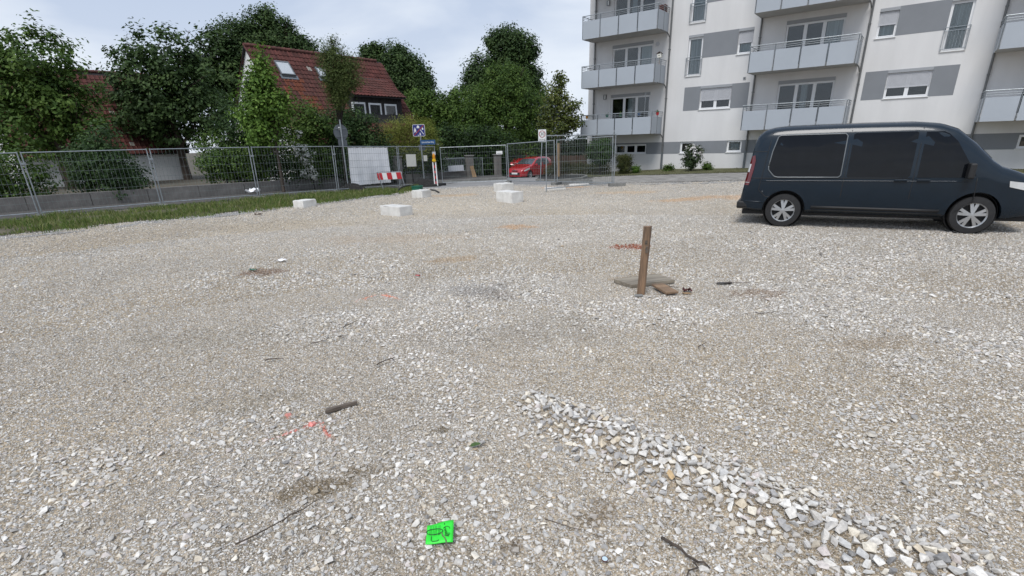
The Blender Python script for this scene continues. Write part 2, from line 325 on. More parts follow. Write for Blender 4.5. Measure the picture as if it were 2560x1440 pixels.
# street: one sheet of asphalt from under the gravel edge to the garden walls
WALLP = [(-40, -2), (-21, 16.8), (-16.2, 21.3), (-12.4, 24.9), (-9.3, 29.3), (-6.9, 33.1), (-5.4, 34.0), (-3.9, 35.6), (-2.1, 36.4), (-.4, 38.8)]
struct(strip('street', [(x, yfar(x)-1.2) for x in (-40, -26, -20, -14, -8.6, -6.4, -4.8, -4, -3, -1.4, .14, 2.5, 5.3, 8, 12)], WALLP+[(-.2, 50), (5.2, 50), (5.0, 34), (12, 27.0)], 120, 24, -.02, 'street'))
struct(strip('pavement', [(-40, -8), (-21, 12.6), (-15.5, 17.9), (-10.6, 22.4), (-7.9, 25.2), (-5.6, 28.0), (-4.6, 30.4)], [(-40, -2), (-21, 16.8), (-16.2, 21.3), (-12.4, 24.9), (-9.3, 29.3), (-6.9, 33.1), (-5.4, 34.0)], 60, 8, .0, 'asphalt'))
# raised pavement in the middle, in front of the gates, with separate kerb stones
K0 = [gnd(1088, 458), gnd(1130, 455.5), gnd(1180, 452.5), gnd(1225, 450), gnd(1268, 447.5)]
kp = [(p.x, p.y) for p in K0]
struct(strip('raised_pavement', [(x, y+.10) for x, y in kp], [(-5.2, 34.05), (-3.9, 35.7), (-2.1, 36.5), (-1.2, 37.6), (-.4, 38.9)], 30, 6, .10, 'asphalt'))
kerb = thing('kerb', 'grey kerb of separate stones along the raised pavement before the gates', 'kerb')
def stones_along(parent, pts, step, size, mat, name='kerb_stone', h0=-.08):
    P = np.array(pts, float); d = np.r_[0, np.cumsum(np.hypot(*np.diff(P, axis=0).T))]; n = max(1, int(d[-1]/step)); me = None
    for k in range(n):
        t0, t1 = d[-1]*k/n, d[-1]*(k+1)/n; p0 = (np.interp(t0, d, P[:, 0]), np.interp(t0, d, P[:, 1])); p1 = (np.interp(t1, d, P[:, 0]), np.interp(t1, d, P[:, 1]))
        if me is None: me = MB().box((0, 0, 0), (d[-1]/n-.012, size[0], size[1])).mesh(name); me.materials.append(MT[mat])
        o = link(name, me, None, parent, .012); cx, cy = (p0[0]+p1[0])/2, (p0[1]+p1[1])/2
        o.location = (cx, cy, tz(cx, cy)+size[1]/2+h0+random.uniform(-.006, .006)); o.rotation_euler = (0, random.uniform(-.008, .008)-(tz(*p1)-tz(*p0))/(t1-t0), math.atan2(p1[1]-p0[1], p1[0]-p0[0])+random.uniform(-.006, .006))
stones_along(kerb, kp, 1.0, (.14, .22), 'concrete_grey')
# block paved lane in front of the flats
LAWN = [(3.9, 32.4), (4.8, 31.2), (6.2, 30.5), (8.2, 28.75), (9.9, 27.75), (11.8, 27.0), (16, 24.4), (22, 20.6), (32, 14.5)]
struct(strip('paver_lane', [(2.2, 25.6), (2.5, 25.3), (5.3, 24.5), (7.7, 23.6), (10, 23.0), (14, 21.9), (20, 20.3), (32, 17)][:7]+[(30, 12)], LAWN, 90, 16, .0, pbr('paver_joint', (.13, .125, .115), .95, var=.2, vs=6)))
def pavers():
    ca, sa = math.cos(R(-36.7)), math.sin(R(-36.7)); V = []; F = []; Cc = []
    lx = [p[0] for p in LAWN]; ly = [p[1] for p in LAWN]; k = 0
    bx = np.array([(-1, -1, 0), (1, -1, 0), (1, 1, 0), (-1, 1, 0), (-.93, -.88, 1), (.93, -.88, 1), (.93, .88, 1), (-.93, .88, 1)], float)
    f = np.array([(4, 5, 6, 7), (0, 1, 5, 4), (1, 2, 6, 5), (2, 3, 7, 6), (3, 0, 4, 7)])
    for j in range(-90, 90):
        for i in range(-70, 70):
            u = i*.205+(.1025 if j % 2 else 0); v = j*.104; x = 9+u*ca-v*sa; y = 27+u*sa+v*ca
            if not (3.2 < x < 24) or y < yfar(x)+.05+.1*math.sin(x*5) or y > np.interp(x, lx, ly)-.05: continue
            if x < 5 and y > 26+2.4*(x-3.2): continue
            P = bx*np.array([.099, .0495, .014])+np.array([0, 0, random.uniform(-.002, .003)])
            q = np.c_[x+P[:, 0]*ca-P[:, 1]*sa, y+P[:, 0]*sa+P[:, 1]*ca, P[:, 2]]; V.append(q); F.append(f+8*k); k += 1
            s = .95*random.uniform(.78, 1.15); Cc.append(np.tile(np.array((.30, .288, .268))*s, (8, 1)))
    V = np.concatenate(V); V[:, 2] += ter(V[:, 0], V[:, 1])
    return np_mesh('paver', V, np.concatenate(F), attr_mat('paver', 'col', .85, var=2.0), bpy.data.objects['paver_lane'], {'col': np.concatenate(Cc)})
pavers()['kind'] = 'stuff'
FAC = [(3.7, 36.9), (5.3, 35.75), (9.38, 32.7), (13.2, 29.86), (24.8, 21.2), (34, 14)]
struct(strip('lawn_strip', LAWN, FAC, 80, 8, .03, 'lawn'))
# planted island in the street with its kerb
IS = [gnd(1341, 452), gnd(1382, 454), gnd(1440, 450), gnd(1468, 445.5)]; ip = [(p.x, p.y) for p in IS]
struct(strip('planted_bed', [(x, y+.06) for x, y in ip], [(2.0, 33.4), (2.7, 34.6), (3.6, 34.4), (4.6, 32.6)], 20, 8, .09, 'soil'))
kerb2 = thing('kerb', 'low kerb of dark stones around the planted bed under the stake', 'kerb')
stones_along(kerb2, ip+[(4.72, 32.5), (3.7, 34.5)], .9, (.12, .2), 'concrete_grey')
# gravel lot: polar sheet round the camera's foot
phi = np.r_[np.linspace(R(-55), R(55), 441), np.linspace(R(62), R(298), 40)]
def rb(p):
    for r_ in np.arange(1, 34, .05):
        if r_*math.cos(p) > yfar(r_*math.sin(p)): return r_
    return 34.
RB = np.array([rb(p) for p in phi]); t = np.linspace(0, 1, 240)
r_ = .35*(RB[None, :]/.35)**t[:, None]; X = r_*np.sin(phi); Yy = r_*np.cos(phi); x, y = X.ravel(), Yy.ravel(); n = len(phi)
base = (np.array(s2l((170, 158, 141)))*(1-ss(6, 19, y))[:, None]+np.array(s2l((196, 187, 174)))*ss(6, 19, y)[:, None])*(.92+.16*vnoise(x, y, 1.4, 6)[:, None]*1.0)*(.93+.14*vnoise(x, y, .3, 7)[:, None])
warm = vnoise(x, y, 2.6, 8)[:, None]; base = base*(1+(np.array((1.05, 1.0, .90))-1)*warm)
cst, al = stain(x, y); base = base*(1-al[:, None])+cst*al[:, None]
i = (np.arange(len(t)-1)[:, None]*n+np.arange(n)).ravel(); j = (np.arange(len(t)-1)[:, None]*n+(np.arange(n)+1) % n).ravel()
edge = (.05*vnoise(x, y, .4, 9)*np.repeat(ss(.9, 1, t), n))
gm, gt, gp = newmat('gravel_fines'); gp.inputs['Roughness'].default_value = .95; gp.inputs['Specular IOR Level'].default_value = .2
at_ = gt.nodes.new('ShaderNodeAttribute'); at_.attribute_name = 'col'; tcg = gt.nodes.new('ShaderNodeTexCoord')
last = at_.outputs['Color']; hsum = None
for sc, lo, hi in ((150, .60, 1.22), (62, .70, 1.22), (27, .80, 1.16)):
    vo = gt.nodes.new('ShaderNodeTexVoronoi'); vo.inputs['Scale'].default_value = sc; gt.links.new(tcg.outputs['Object'], vo.inputs['Vector'])
    sp = gt.nodes.new('ShaderNodeSeparateColor'); gt.links.new(vo.outputs['Color'], sp.inputs['Color'])
    mr = gt.nodes.new('ShaderNodeMapRange'); mr.inputs['To Min'].default_value = lo; mr.inputs['To Max'].default_value = hi; gt.links.new(sp.outputs['Red'], mr.inputs['Value'])
    mu = gt.nodes.new('ShaderNodeVectorMath'); mu.operation = 'SCALE'; gt.links.new(last, mu.inputs[0]); gt.links.new(mr.outputs['Result'], mu.inputs['Scale']); last = mu.outputs['Vector']
    ms = gt.nodes.new('ShaderNodeMath'); ms.operation = 'MULTIPLY'; ms.inputs[1].default_value = -.9/sc*3; gt.links.new(vo.outputs['Distance'], ms.inputs[0])
    if hsum is None: hsum = ms.outputs[0]
    else:
        ad = gt.nodes.new('ShaderNodeMath'); gt.links.new(hsum, ad.inputs[0]); gt.links.new(ms.outputs[0], ad.inputs[1]); hsum = ad.outputs[0]
bn = gt.nodes.new('ShaderNodeBump'); bn.inputs['Strength'].default_value = .8; bn.inputs['Distance'].default_value = .25
gt.links.new(hsum, bn.inputs['Height']); gt.links.new(bn.outputs['Normal'], gp.inputs['Normal']); gt.links.new(last, gp.inputs['Base Color'])
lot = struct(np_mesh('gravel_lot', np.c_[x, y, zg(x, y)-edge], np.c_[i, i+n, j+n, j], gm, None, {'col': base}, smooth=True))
# ---- loose stones
PAL = np.array([s2l(c) for c in ((232, 228, 221), (219, 214, 206), (203, 198, 191), (199, 197, 193), (230, 221, 204), (212, 198, 175), (176, 173, 170), (200, 172, 132), (148, 146, 144), (212, 202, 196))])
PP = np.array([.25, .22, .15, .10, .09, .045, .05, .004, .035, .05]); PP /= PP.sum()
def stone_cols(x, y, rng):
    c = PAL[rng.choice(len(PAL), len(x), p=PP)]; c = (c*.72+c.mean(0)*.28)*rng.uniform(.70, 1.05, (len(x), 1)); s, al = stain(x, y)
    al = np.clip(al*1.0, 0, 1)*np.where(rng.random(len(x)) < .75, 1, .4)
    return c*(1-al[:, None]*.8)+s*1.12*al[:, None]*.8
def hull(rng, n=11):
    p = rng.normal(size=(n, 3)); p /= np.linalg.norm(p, axis=1)[:, None]; p *= rng.uniform(.75, 1.15, (n, 1)); p[:, 1] *= rng.uniform(.6, .95); p[:, 2] *= rng.uniform(.42, .7)
    bm = bmesh.new(); vs = [bm.verts.new(q) for q in p]; r = bmesh.ops.convex_hull(bm, input=vs)
    bmesh.ops.delete(bm, geom=[g for g in r['geom_interior'] if isinstance(g, bmesh.types.BMVert)], context='VERTS')
    bmesh.ops.triangulate(bm, faces=bm.faces); bm.verts.index_update()
    V = np.array([v.co[:] for v in bm.verts]); F = np.array([[v.index for v in f.verts] for f in bm.faces]); bm.free(); return V, F
HULLS = [hull(np.random.default_rng(100+k)) for k in range(28)]
def rotm(rng, n, tilt=.35):
    a = rng.uniform(0, 2*np.pi, n); tx = rng.normal(0, tilt, n); ty = rng.normal(0, tilt, n); ca, sa, cx, sx, cy, sy = np.cos(a), np.sin(a), np.cos(tx), np.sin(tx), np.cos(ty), np.sin(ty); o = np.zeros(n); l = o+1
    Rz = np.array([[ca, -sa, o], [sa, ca, o], [o, o, l]]); Rx = np.array([[l, o, o], [o, cx, -sx], [o, sx, cx]]); Ry = np.array([[cy, o, sy], [o, l, o], [-sy, o, cy]])
    return np.einsum('ijn,jkn,kln->nil', Rz, Rx, Ry)
def stone_mesh(name, x, y, z, d, col, rng, tilt, parent=None):
    idx = rng.integers(0, len(HULLS), len(x)); Rm = rotm(rng, len(x), tilt); VV = []; FF = []; CC = []; off = 0
    for k, (hv, hf) in enumerate(HULLS):
        m = np.where(idx == k)[0]
        if not len(m): continue
        P = np.einsum('nij,vj->nvi', Rm[m], hv)*(d[m]/2)[:, None, None]+np.c_[x[m], y[m], z[m]][:, None, :]
        VV.append(P.reshape(-1, 3)); FF.append((hf[None]+np.arange(len(m))[:, None, None]*len(hv)+off).reshape(-1, 3)); CC.append(np.repeat(col[m], len(hv), 0)); off += len(m)*len(hv)
    return np_mesh(name, np.concatenate(VV), np.concatenate(FF), MT['stone'], parent, {'col': np.concatenate(CC)})
MT['stone'] = attr_mat('gravel_stone', 'col', .9, var=55.)
def polar(rng, n, r0, r1, a=0):
    a = 78 if r0 < 3 else 64 if r0 < 7 else 53
    p = rng.uniform(R(-a), R(a), n); r = np.sqrt(rng.uniform(r0*r0, r1*r1, n)); x, y = r*np.sin(p), r*np.cos(p); m = y < yfar(x)-.05*rng.random(n); return x[m], y[m]
def throw(x, y, d, rng, pack=.9):
    o = np.argsort(-d); cell = .05; grid = {}; keep = []
    for i in o:
        cx, cy = int(x[i]/cell), int(y[i]/cell); ok = True; rr = d[i]/2
        for gx in range(cx-2, cx+3):
            for gy in range(cy-2, cy+3):
                for j in grid.get((gx, gy), ()):
                    if (x[i]-x[j])**2+(y[i]-y[j])**2 < ((rr+d[j]/2)*pack)**2: ok = False; break
                if not ok: break
            if not ok: break
        if ok: grid.setdefault((cx, cy), []).append(i); keep.append(i)
    return np.array(keep)
def gravel():
    rng = np.random.default_rng(21); XS, YS, DS = [], [], []
    for r0, r1, n, dmin, dmax in ((1.0, 3.4, 66000, .0105, .052), (3.4, 7.5, 112000, .015, .054), (7.5, 14., 60000, .023, .065), (11, 24., 60000, .022, .058)):
        x, y = polar(rng, n, r0, r1); c = coarse(x, y); u = rng.random(len(x)); d = dmin*(1-u*(1-(dmin/dmax)**2.0))**(-1/2.0)
        d *= .8+.45*c; m = rng.random(len(x)) < .24+.76*c; rd, rw = ridge_d(x, y); m &= rd > rw*.85; q = np.hypot(x, y)
        if r0 == 7.5: m &= rng.random(len(x)) > ss(9, 14, q)
        if r0 == 11: m &= rng.random(len(x)) < ss(10.5, 14, q)*(1-.85*ss(13, 23, q))
        x, y, d = x[m], y[m], d[m]; k = throw(x, y, d, rng, .78); XS.append(x[k]); YS.append(y[k]); DS.append(d[k])
    x, y, d = map(np.concatenate, (XS, YS, DS))
    z = zg(x, y)+d*rng.uniform(-.06, .16, len(x))
    o = stone_mesh('loose_gravel', x, y, z, d, stone_cols(x, y, rng), rng, .28); tag(o, 'loose pale crushed stones scattered over the whole gravel lot', 'gravel', kind='stuff')
    print('stones', len(x), len(o.data.polygons))
    # fine chippings as instances on a point cloud
    XS, YS, DS = [], [], []
    for r0, r1, n, dmin, dmax in ((1.0, 3.4, 160000, .005, .016), (3.4, 7.5, 262000, .0075, .021), (7.5, 14., 200000, .013, .030), (13, 30, 210000, .015, .040)):
        x, y = polar(rng, n, r0, r1); u = rng.random(len(x)); XS.append(x); YS.append(y); DS.append(dmin*(1-u*(1-(dmin/dmax)**1.6))**(-1/1.6))
    x, y, d = map(np.concatenate, (XS, YS, DS)); n = len(x); rd, rw = ridge_d(x, y)
    me = bpy.data.meshes.new('fine_gravel'); me.vertices.add(n); me.vertices.foreach_set('co', np.c_[x, y, zg(x, y)+d*rng.uniform(-.1, .18, n)].astype(np.float32).ravel())
    def fa(nm, typ, key, dat): a = me.attributes.new(nm, typ, 'POINT'); a.data.foreach_set(key, np.ascontiguousarray(dat).ravel())
    c4 = np.ones((n, 4), np.float32); c4[:, :3] = stone_cols(x, y, rng)*rng.uniform(.62, 1.06, (n, 1)); fa('col', 'FLOAT_COLOR', 'color', c4)
    fa('rot', 'FLOAT_VECTOR', 'vector', np.c_[rng.normal(0, .35, n), rng.normal(0, .35, n), rng.uniform(0, 6.3, n)].astype(np.float32))
    fa('scl', 'FLOAT_VECTOR', 'vector', (np.c_[np.ones(n), rng.uniform(.55, .95, n), rng.uniform(.4, .75, n)]*d[:, None]/2).astype(np.float32))
    fa('idx', 'INT', 'value', rng.integers(0, 6, n).astype(np.int32))
    o = link('fine_gravel', me, None); tag(o, 'fine grey chippings packed between the larger stones of the lot', 'gravel', kind='stuff')
    ng = bpy.data.node_groups.new('scatter_chippings', 'GeometryNodeTree'); ng.interface.new_socket('Geometry', in_out='INPUT', socket_type='NodeSocketGeometry'); ng.interface.new_socket('Geometry', in_out='OUTPUT', socket_type='NodeSocketGeometry')
    A = ng.nodes.new; gi, go = A('NodeGroupInput'), A('NodeGroupOutput'); jn = A('GeometryNodeJoinGeometry'); lk = ng.links.new
    for k in range(6):
        ic = A('GeometryNodeMeshIcoSphere'); ic.inputs['Subdivisions'].default_value = 1; sp = A('GeometryNodeSetPosition')
        wn = A('ShaderNodeTexNoise'); wn.noise_dimensions = '4D'; wn.inputs['W'].default_value = k*7.7; wn.inputs['Scale'].default_value = 1.6
        sb = A('ShaderNodeVectorMath'); sb.operation = 'SUBTRACT'; sb.inputs[1].default_value = (.5, .5, .5); sc_ = A('ShaderNodeVectorMath'); sc_.operation = 'SCALE'; sc_.inputs['Scale'].default_value = 2.6
        lk(wn.outputs['Color'], sb.inputs[0]); lk(sb.outputs[0], sc_.inputs[0]); lk(sc_.outputs[0], sp.inputs['Offset']); lk(ic.outputs['Mesh'], sp.inputs['Geometry'])
        sm = A('GeometryNodeSetMaterial'); sm.inputs['Material'].default_value = MT['chip']; lk(sp.outputs[0], sm.inputs['Geometry'])
        g2 = A('GeometryNodeGeometryToInstance'); lk(sm.outputs[0], g2.inputs[0]); lk(g2.outputs[0], jn.inputs[0])
    ip_ = A('GeometryNodeInstanceOnPoints'); ip_.inputs['Pick Instance'].default_value = True
    def na_(nm, ty): q = A('GeometryNodeInputNamedAttribute'); q.data_type = ty; q.inputs['Name'].default_value = nm; return q.outputs['Attribute']
    er = A('FunctionNodeEulerToRotation'); lk(na_('rot', 'FLOAT_VECTOR'), er.inputs[0]); lk(gi.outputs[0], ip_.inputs['Points']); lk(jn.outputs[0], ip_.inputs['Instance'])
    lk(er.outputs[0], ip_.inputs['Rotation']); lk(na_('scl', 'FLOAT_VECTOR'), ip_.inputs['Scale']); lk(na_('idx', 'INT'), ip_.inputs['Instance Index']); lk(ip_.outputs[0], go.inputs[0])
    o.modifiers.new('scatter', 'NODES').node_group = ng
    # ridge of coarse stones: 300 separate stones, the rest joined
    root = thing('stone_ridge', 'low ridge of coarse pale crushed stones running diagonally across the gravel', 'stone ridge')
    seg = rng.random(5200)*(len(RIDGE)-1); k = seg.astype(int); f = (seg-k)[:, None]; c = RIDGE[k]*(1-f)+RIDGE[k+1]*f; wd = RW[k]*(1-f[:, 0])+RW[k+1]*f[:, 0]
    tn = RIDGE[k+1]-RIDGE[k]; tn /= np.linalg.norm(tn, axis=1)[:, None]; off = np.clip(rng.normal(0, .55, len(c)), -1.25, 1.25)*wd
    x = c[:, 0]-tn[:, 1]*off; y = c[:, 1]+tn[:, 0]*off; d = rng.uniform(.030, .078, len(x))*(1-.25*np.abs(off)/wd); kk = throw(x, y, d, rng, .66); x, y, d = x[kk], y[kk], d[kk]
    z = zg(x, y)+d*rng.uniform(.12, .48, len(x)); sk = np.arange(len(x)); print('ridge', len(x)); mes = []
    for hv, hf in HULLS:
        me = bpy.data.meshes.new('stone'); me.from_pydata(hv.tolist(), [], hf.tolist()); me.materials.append(MT['ridge_stone']); mes.append(me)
    Rm = rotm(rng, len(x), .45)
    for i in range(min(300, len(x))):
        q = bpy.data.objects.new('stone', mes[rng.integers(0, 28)]); COL.objects.link(q); q.parent = root; q.location = (x[i], y[i], z[i]); q.rotation_euler = Matrix(Rm[i].tolist()).to_euler(); q.scale = (d[i]/2,)*3
    s = sk[300:]
    if len(s): o = stone_mesh('small_stone', x[s], y[s], z[s], d[s], stone_cols(x[s], y[s], rng), rng, .45, root); o['kind'] = 'stuff'
MT['chip'] = attr_mat('gravel_chip', 'col', .92, 'INSTANCER')
def ridge_mat():
    m, t, p = newmat('ridge_stone'); p.inputs['Roughness'].default_value = .88; p.inputs['Specular IOR Level'].default_value = .25
    oi = t.nodes.new('ShaderNodeObjectInfo'); r = t.nodes.new('ShaderNodeValToRGB'); r.color_ramp.interpolation = 'CONSTANT'; el = r.color_ramp.elements; acc = 0
    while len(el) < len(PAL): el.new(.5)
    for k in range(len(PAL)): el[k].position = min(acc, 1); el[k].color = (*PAL[k]*.97, 1); acc += PP[k]
    n = t.nodes.new('ShaderNodeTexNoise'); tc = t.nodes.new('ShaderNodeTexCoord'); n.inputs['Scale'].default_value = 2.2; n.inputs['Detail'].default_value = 5
    mr = t.nodes.new('ShaderNodeMapRange'); mr.inputs['From Min'].default_value = .3; mr.inputs['From Max'].default_value = .7; mr.inputs['To Min'].default_value = .75; mr.inputs['To Max'].default_value = 1.15
    vm = t.nodes.new('ShaderNodeVectorMath'); vm.operation = 'SCALE'
    t.links.new(oi.outputs['Random'], r.inputs['Fac']); t.links.new(tc.outputs['Object'], n.inputs['Vector']); t.links.new(n.outputs['Fac'], mr.inputs['Value']); t.links.new(r.outputs['Color'], vm.inputs[0]); t.links.new(mr.outputs['Result'], vm.inputs['Scale']); t.links.new(vm.outputs['Vector'], p.inputs['Base Color'])
    return m
MT['ridge_stone'] = ridge_mat()
gravel()
# ================================================================== FOLIAGE
MT['leafmat'] = attr_mat('foliage', 'col', .6, transl=.33)
def leaves(name, parent, blobs, n, size, cols, seed, clump=.4, per=26, shell=.45, flat=.75, droop=0, smat='leafmat', aspect=.62):
    """blobs: (centre, (rx,ry,rz)); leaf-sized faces gathered in clumps spread through the blobs"""
    rng = np.random.default_rng(seed); C = np.array([tuple(b[0]) for b in blobs]); Rr = np.array([b[1] for b in blobs], float)
    wgt = (Rr[:, 0]*Rr[:, 2])**.95; nc = max(3, n//per); b = rng.choice(len(blobs), nc, p=wgt/wgt.sum())
    d = rng.normal(size=(nc, 3)); d /= np.linalg.norm(d, axis=1)[:, None]; rad = (shell+(1-shell)*rng.random(nc)**.6)*rng.uniform(.74, 1.17, nc)
    cc = C[b]+d*Rr[b]*rad[:, None]; cs = clump*rng.uniform(.6, 1.35, nc)
    tone = rng.normal(0, 1, nc); k = np.repeat(np.arange(nc), per); m = len(k)
    off = np.clip(rng.normal(0, .5, (m, 3)), -.95, .95)*cs[k][:, None]; off[:, 2] *= flat; off[:, 2] -= droop*np.hypot(off[:, 0], off[:, 1])
    P = cc[k]+off; nr = d[k]*.6+np.array((0, 0, .6))+off/cs[k][:, None]*.5+rng.normal(0, .42, (m, 3)); nr /= np.linalg.norm(nr, axis=1)[:, None]
    t = rng.normal(size=(m, 3)); t -= (t*nr).sum(1)[:, None]*nr; t /= np.linalg.norm(t, axis=1)[:, None]; bt = np.cross(nr, t)
    s = size*rng.uniform(.6, 1.3, m)[:, None]
    V = np.stack([P-t*s*.5, P-bt*s*.5*aspect+nr*s*.06, P+t*s*.5, P+bt*s*.5*aspect+nr*s*.06], 1).reshape(-1, 3)
    F = np.arange(m*4).reshape(-1, 4)
    cols = np.array(cols); u = np.clip(.5+.22*tone[k]+rng.normal(0, .16, m), 0, .999)*(len(cols)-1); i0 = u.astype(int); f = (u-i0)[:, None]
    c = cols[i0]*(1-f)+cols[np.minimum(i0+1, len(cols)-1)]*f; c = c*rng.uniform(.8, 1.2, (m, 1))
    return np_mesh(name, V, F, smat, parent, {'col': np.repeat(c, 4, 0)})
def limbs(parent, base, blobs, r0, mat='bark', top=None, seed=0, name='trunk'):
    rg = random.Random(seed); base = Vector(base); cs = [Vector(b[0]) for b in blobs]; cen = sum(cs, Vector())/len(cs)
    top = Vector(top) if top else Vector((cen.x, cen.y, max(c.z for c in cs)-.3)); m = MB(); k = 7; pts = []
    for i in range(k):
        t = i/(k-1); p = base.lerp(top, t); pts.append(p+Vector((rg.uniform(-1, 1), rg.uniform(-1, 1), 0))*r0*.5*(0 < i < k-1))
    m.tube([pts[0]-Vector((0, 0, .25))]+pts, [r0*1.35]+[r0*(1.15-1.0*i/(k-1)) for i in range(k)], 8)
    for b in blobs:
        c = Vector(b[0]); h = base.z+(c.z-base.z)*rg.uniform(.45, .7); t = min(.95, max(.1, (h-base.z)/max(.1, top.z-base.z))); s = base.lerp(top, t); mid = s.lerp(c, .55)+Vector((0, 0, -.12*b[1][2]))
        rr = r0*(1-t)*.6+.012; m.tube([s, mid, c], [rr, rr*.65, rr*.25], 6)
        for q in range(5):
            e = c+Vector((rg.uniform(-1, 1)*b[1][0], rg.uniform(-1, 1)*b[1][1], rg.uniform(-.4, 1)*b[1][2]))*.85; m.tube([mid.lerp(c, rg.random()), e], [rr*.4, rr*.1+.004], 5)
    return m.build(name, mat, parent)
def pb(y, lst, sy=1.):
    """crown lobes seen at (px, py, radius px) and standing at depth y"""
    o = []
    for q in lst:
        yy = y+(q[3] if len(q) > 3 else 0); c = at(q[0], q[1], yy); r = q[2]*yy*1.02/FPX; o.append((c, (r, r*sy, r)))
    return o
OAK = [(.026, .05, .017), (.042, .078, .024), (.064, .112, .032), (.10, .155, .048)]
MID = [(.035, .072, .014), (.06, .115, .022), (.095, .16, .03), (.135, .21, .045)]
BRIGHT = [(.05, .10, .018), (.09, .17, .028), (.14, .24, .04), (.20, .31, .07)]
ASH = [(.045, .07, .02), (.07, .105, .028), (.10, .135, .036), (.13, .16, .05)]
DARK = [(.018, .04, .013), (.032, .066, .02), (.05, .095, .027), (.08, .135, .038)]
BAMB = [(.09, .12, .02), (.15, .185, .03), (.23, .26, .05), (.32, .33, .09)]
def tree(label, y, lst, n, size, cols, seed, r0, base=None, sy=.9, cat='tree', name='tree', group=None, top=None, clump=.4, bark='bark', **kw):
    bl = pb(y, lst, sy); c = sum((Vector(b[0]) for b in bl), Vector())/len(bl); bx = Vector(base) if base else Vector((c.x, c.y, tz(c.x, c.y)))
    t = thing(name, label, cat, bx, group=group); loc = [(Vector(b[0])-bx, b[1]) for b in bl]
    limbs(t, (0, 0, 0), loc, r0, bark, (Vector(top)-bx) if top else None, seed)
    leaves('crown', t, loc, n, size, cols, seed, clump=clump, **kw); return t
tree('tall dark oak rising behind the left end of the red tiled roof', 62, [(668, 72, 40), (664, 40, 20), (636, 110, 48), (700, 100, 42), (735, 115, 32), (765, 122, 24), (600, 120, 60), (640, 160, 60), (710, 150, 50)], 44000, .27, OAK, 1, .4, clump=.72, per=34)
tree('broad dark oak rising behind the right end of the red tiled roof', 64, [(935, 140, 24), (915, 132, 13), (985, 158, 42), (1030, 180, 36), (1062, 205, 20), (1000, 215, 48), (940, 125, 12), (1045, 225, 36), (960, 190, 40)], 38000, .27, OAK, 2, .4, clump=.68, per=34)
tree('tallest dark oak in the middle, its crown above all others against the sky', 58, [(1262, 112, 38), (1300, 122, 34), (1238, 105, 18), (1288, 98, 20), (1322, 128, 18), (1200, 182, 36), (1262, 190, 58), (1318, 195, 34), (1172, 220, 22), (1240, 240, 60), (1335, 240, 30)], 52000, .245, OAK, 3, .45, clump=.64, per=34)
tree('dense mid green hornbeam in front of the tallest oak', 47, [(1265, 225, 58), (1212, 262, 52), (1315, 262, 50), (1262, 310, 78), (1185, 310, 48), (1325, 325, 46), (1240, 190, 28), (1290, 195, 25), (1200, 350, 60), (1310, 370, 50)], 58000, .17, MID, 4, .3, clump=.55, per=34, droop=.25)
tree('rounded green tree between the red roof and the middle trees', 50, [(1050, 262, 34), (1085, 258, 26), (1035, 300, 40), (1085, 300, 38), (1060, 335, 45)], 17000, .2, MID, 5, .2, clump=.5, per=32)
tree('low green tree in the gap left of the tallest oak', 49, [(1140, 248, 28), (1115, 272, 26), (1150, 290, 45), (1120, 325, 45), (1165, 340, 45)], 18000, .2, MID, 6, .2, clump=.5, per=32)
tree('loose young maple on the wooden stake beside the flats', 33.4, [(1400, 205, 16), (1392, 240, 30), (1418, 262, 28), (1380, 285, 30), (1425, 298, 24), (1399, 186, 8), (1440, 262, 12), (1437, 310, 18), (1366, 312, 18), (1400, 320, 30)], 5600, .16, [(.05, .075, .02), (.08, .11, .026), (.125, .15, .035), (.17, .18, .06)], 7, .05, base=(3.35, 33.5, tz(3.35, 33.5)), top=tuple(at(1400, 190, 33.4)), clump=.33, per=16, shell=.3)
tree('bright yellow green young maple at the left in front of the white gable', 25.6, [(655, 128, 11), (652, 152, 16), (660, 185, 25), (648, 225, 36), (668, 262, 42), (636, 280, 44), (688, 250, 26), (655, 325, 46), (715, 245, 14), (700, 285, 24), (630, 210, 24)], 11000, .155, BRIGHT, 8, .07, top=tuple(at(655, 125, 25.6)), clump=.36, per=20)
tree('slender feathery ash beside the round sign seen from behind', 26.4, [(833, 100, 8), (829, 128, 20), (842, 158, 36), (850, 192, 38), (828, 210, 18), (880, 202, 22), (850, 225, 28), (842, 250, 22), (878, 162, 18), (812, 150, 18)], 16000, .11, ASH, 9, .085, base=tuple(gnd(868, 470)), top=tuple(at(833, 110, 26.4)), clump=.34, per=22, aspect=.3, shell=.3, bark='bark_dark')
# shrubs of the front garden behind the wall
def shrub(label, y, lst, n, size, cols, seed, cat='shrub', **kw): return tree(label, y, lst, n, size, cols, seed, kw.pop('r0', .05), cat=cat, name=kw.pop('name', 'shrub'), bark='bark_dark', **kw)
shrub('dark green hedge shrub at the far left behind the site fence', 27.6, [(600, 320, 60), (640, 340, 50), (660, 400, 50), (610, 410, 60), (640, 440, 40), (700, 420, 45)], 14000, .13, DARK, 20, clump=.4)
shrub('leafy green shrub with a yellowish side left of the round sign', 29, [(765, 295, 36), (740, 320, 36), (790, 330, 36), (750, 370, 48), (790, 400, 46), (735, 430, 40), (780, 440, 36)], 15000, .13, MID, 21, clump=.4)
shrub('dark green shrub directly behind the round sign', 30.2, [(830, 310, 34), (845, 350, 42), (825, 395, 42), (860, 410, 42), (835, 440, 36)], 11000, .13, DARK, 22, clump=.42)
shrub('broad dark shrub below the dormer windows', 31.5, [(885, 300, 30), (915, 325, 36), (880, 350, 44), (930, 370, 42), (900, 410, 48), (950, 410, 36), (865, 290, 16)], 15000, .13, DARK, 23, clump=.42)
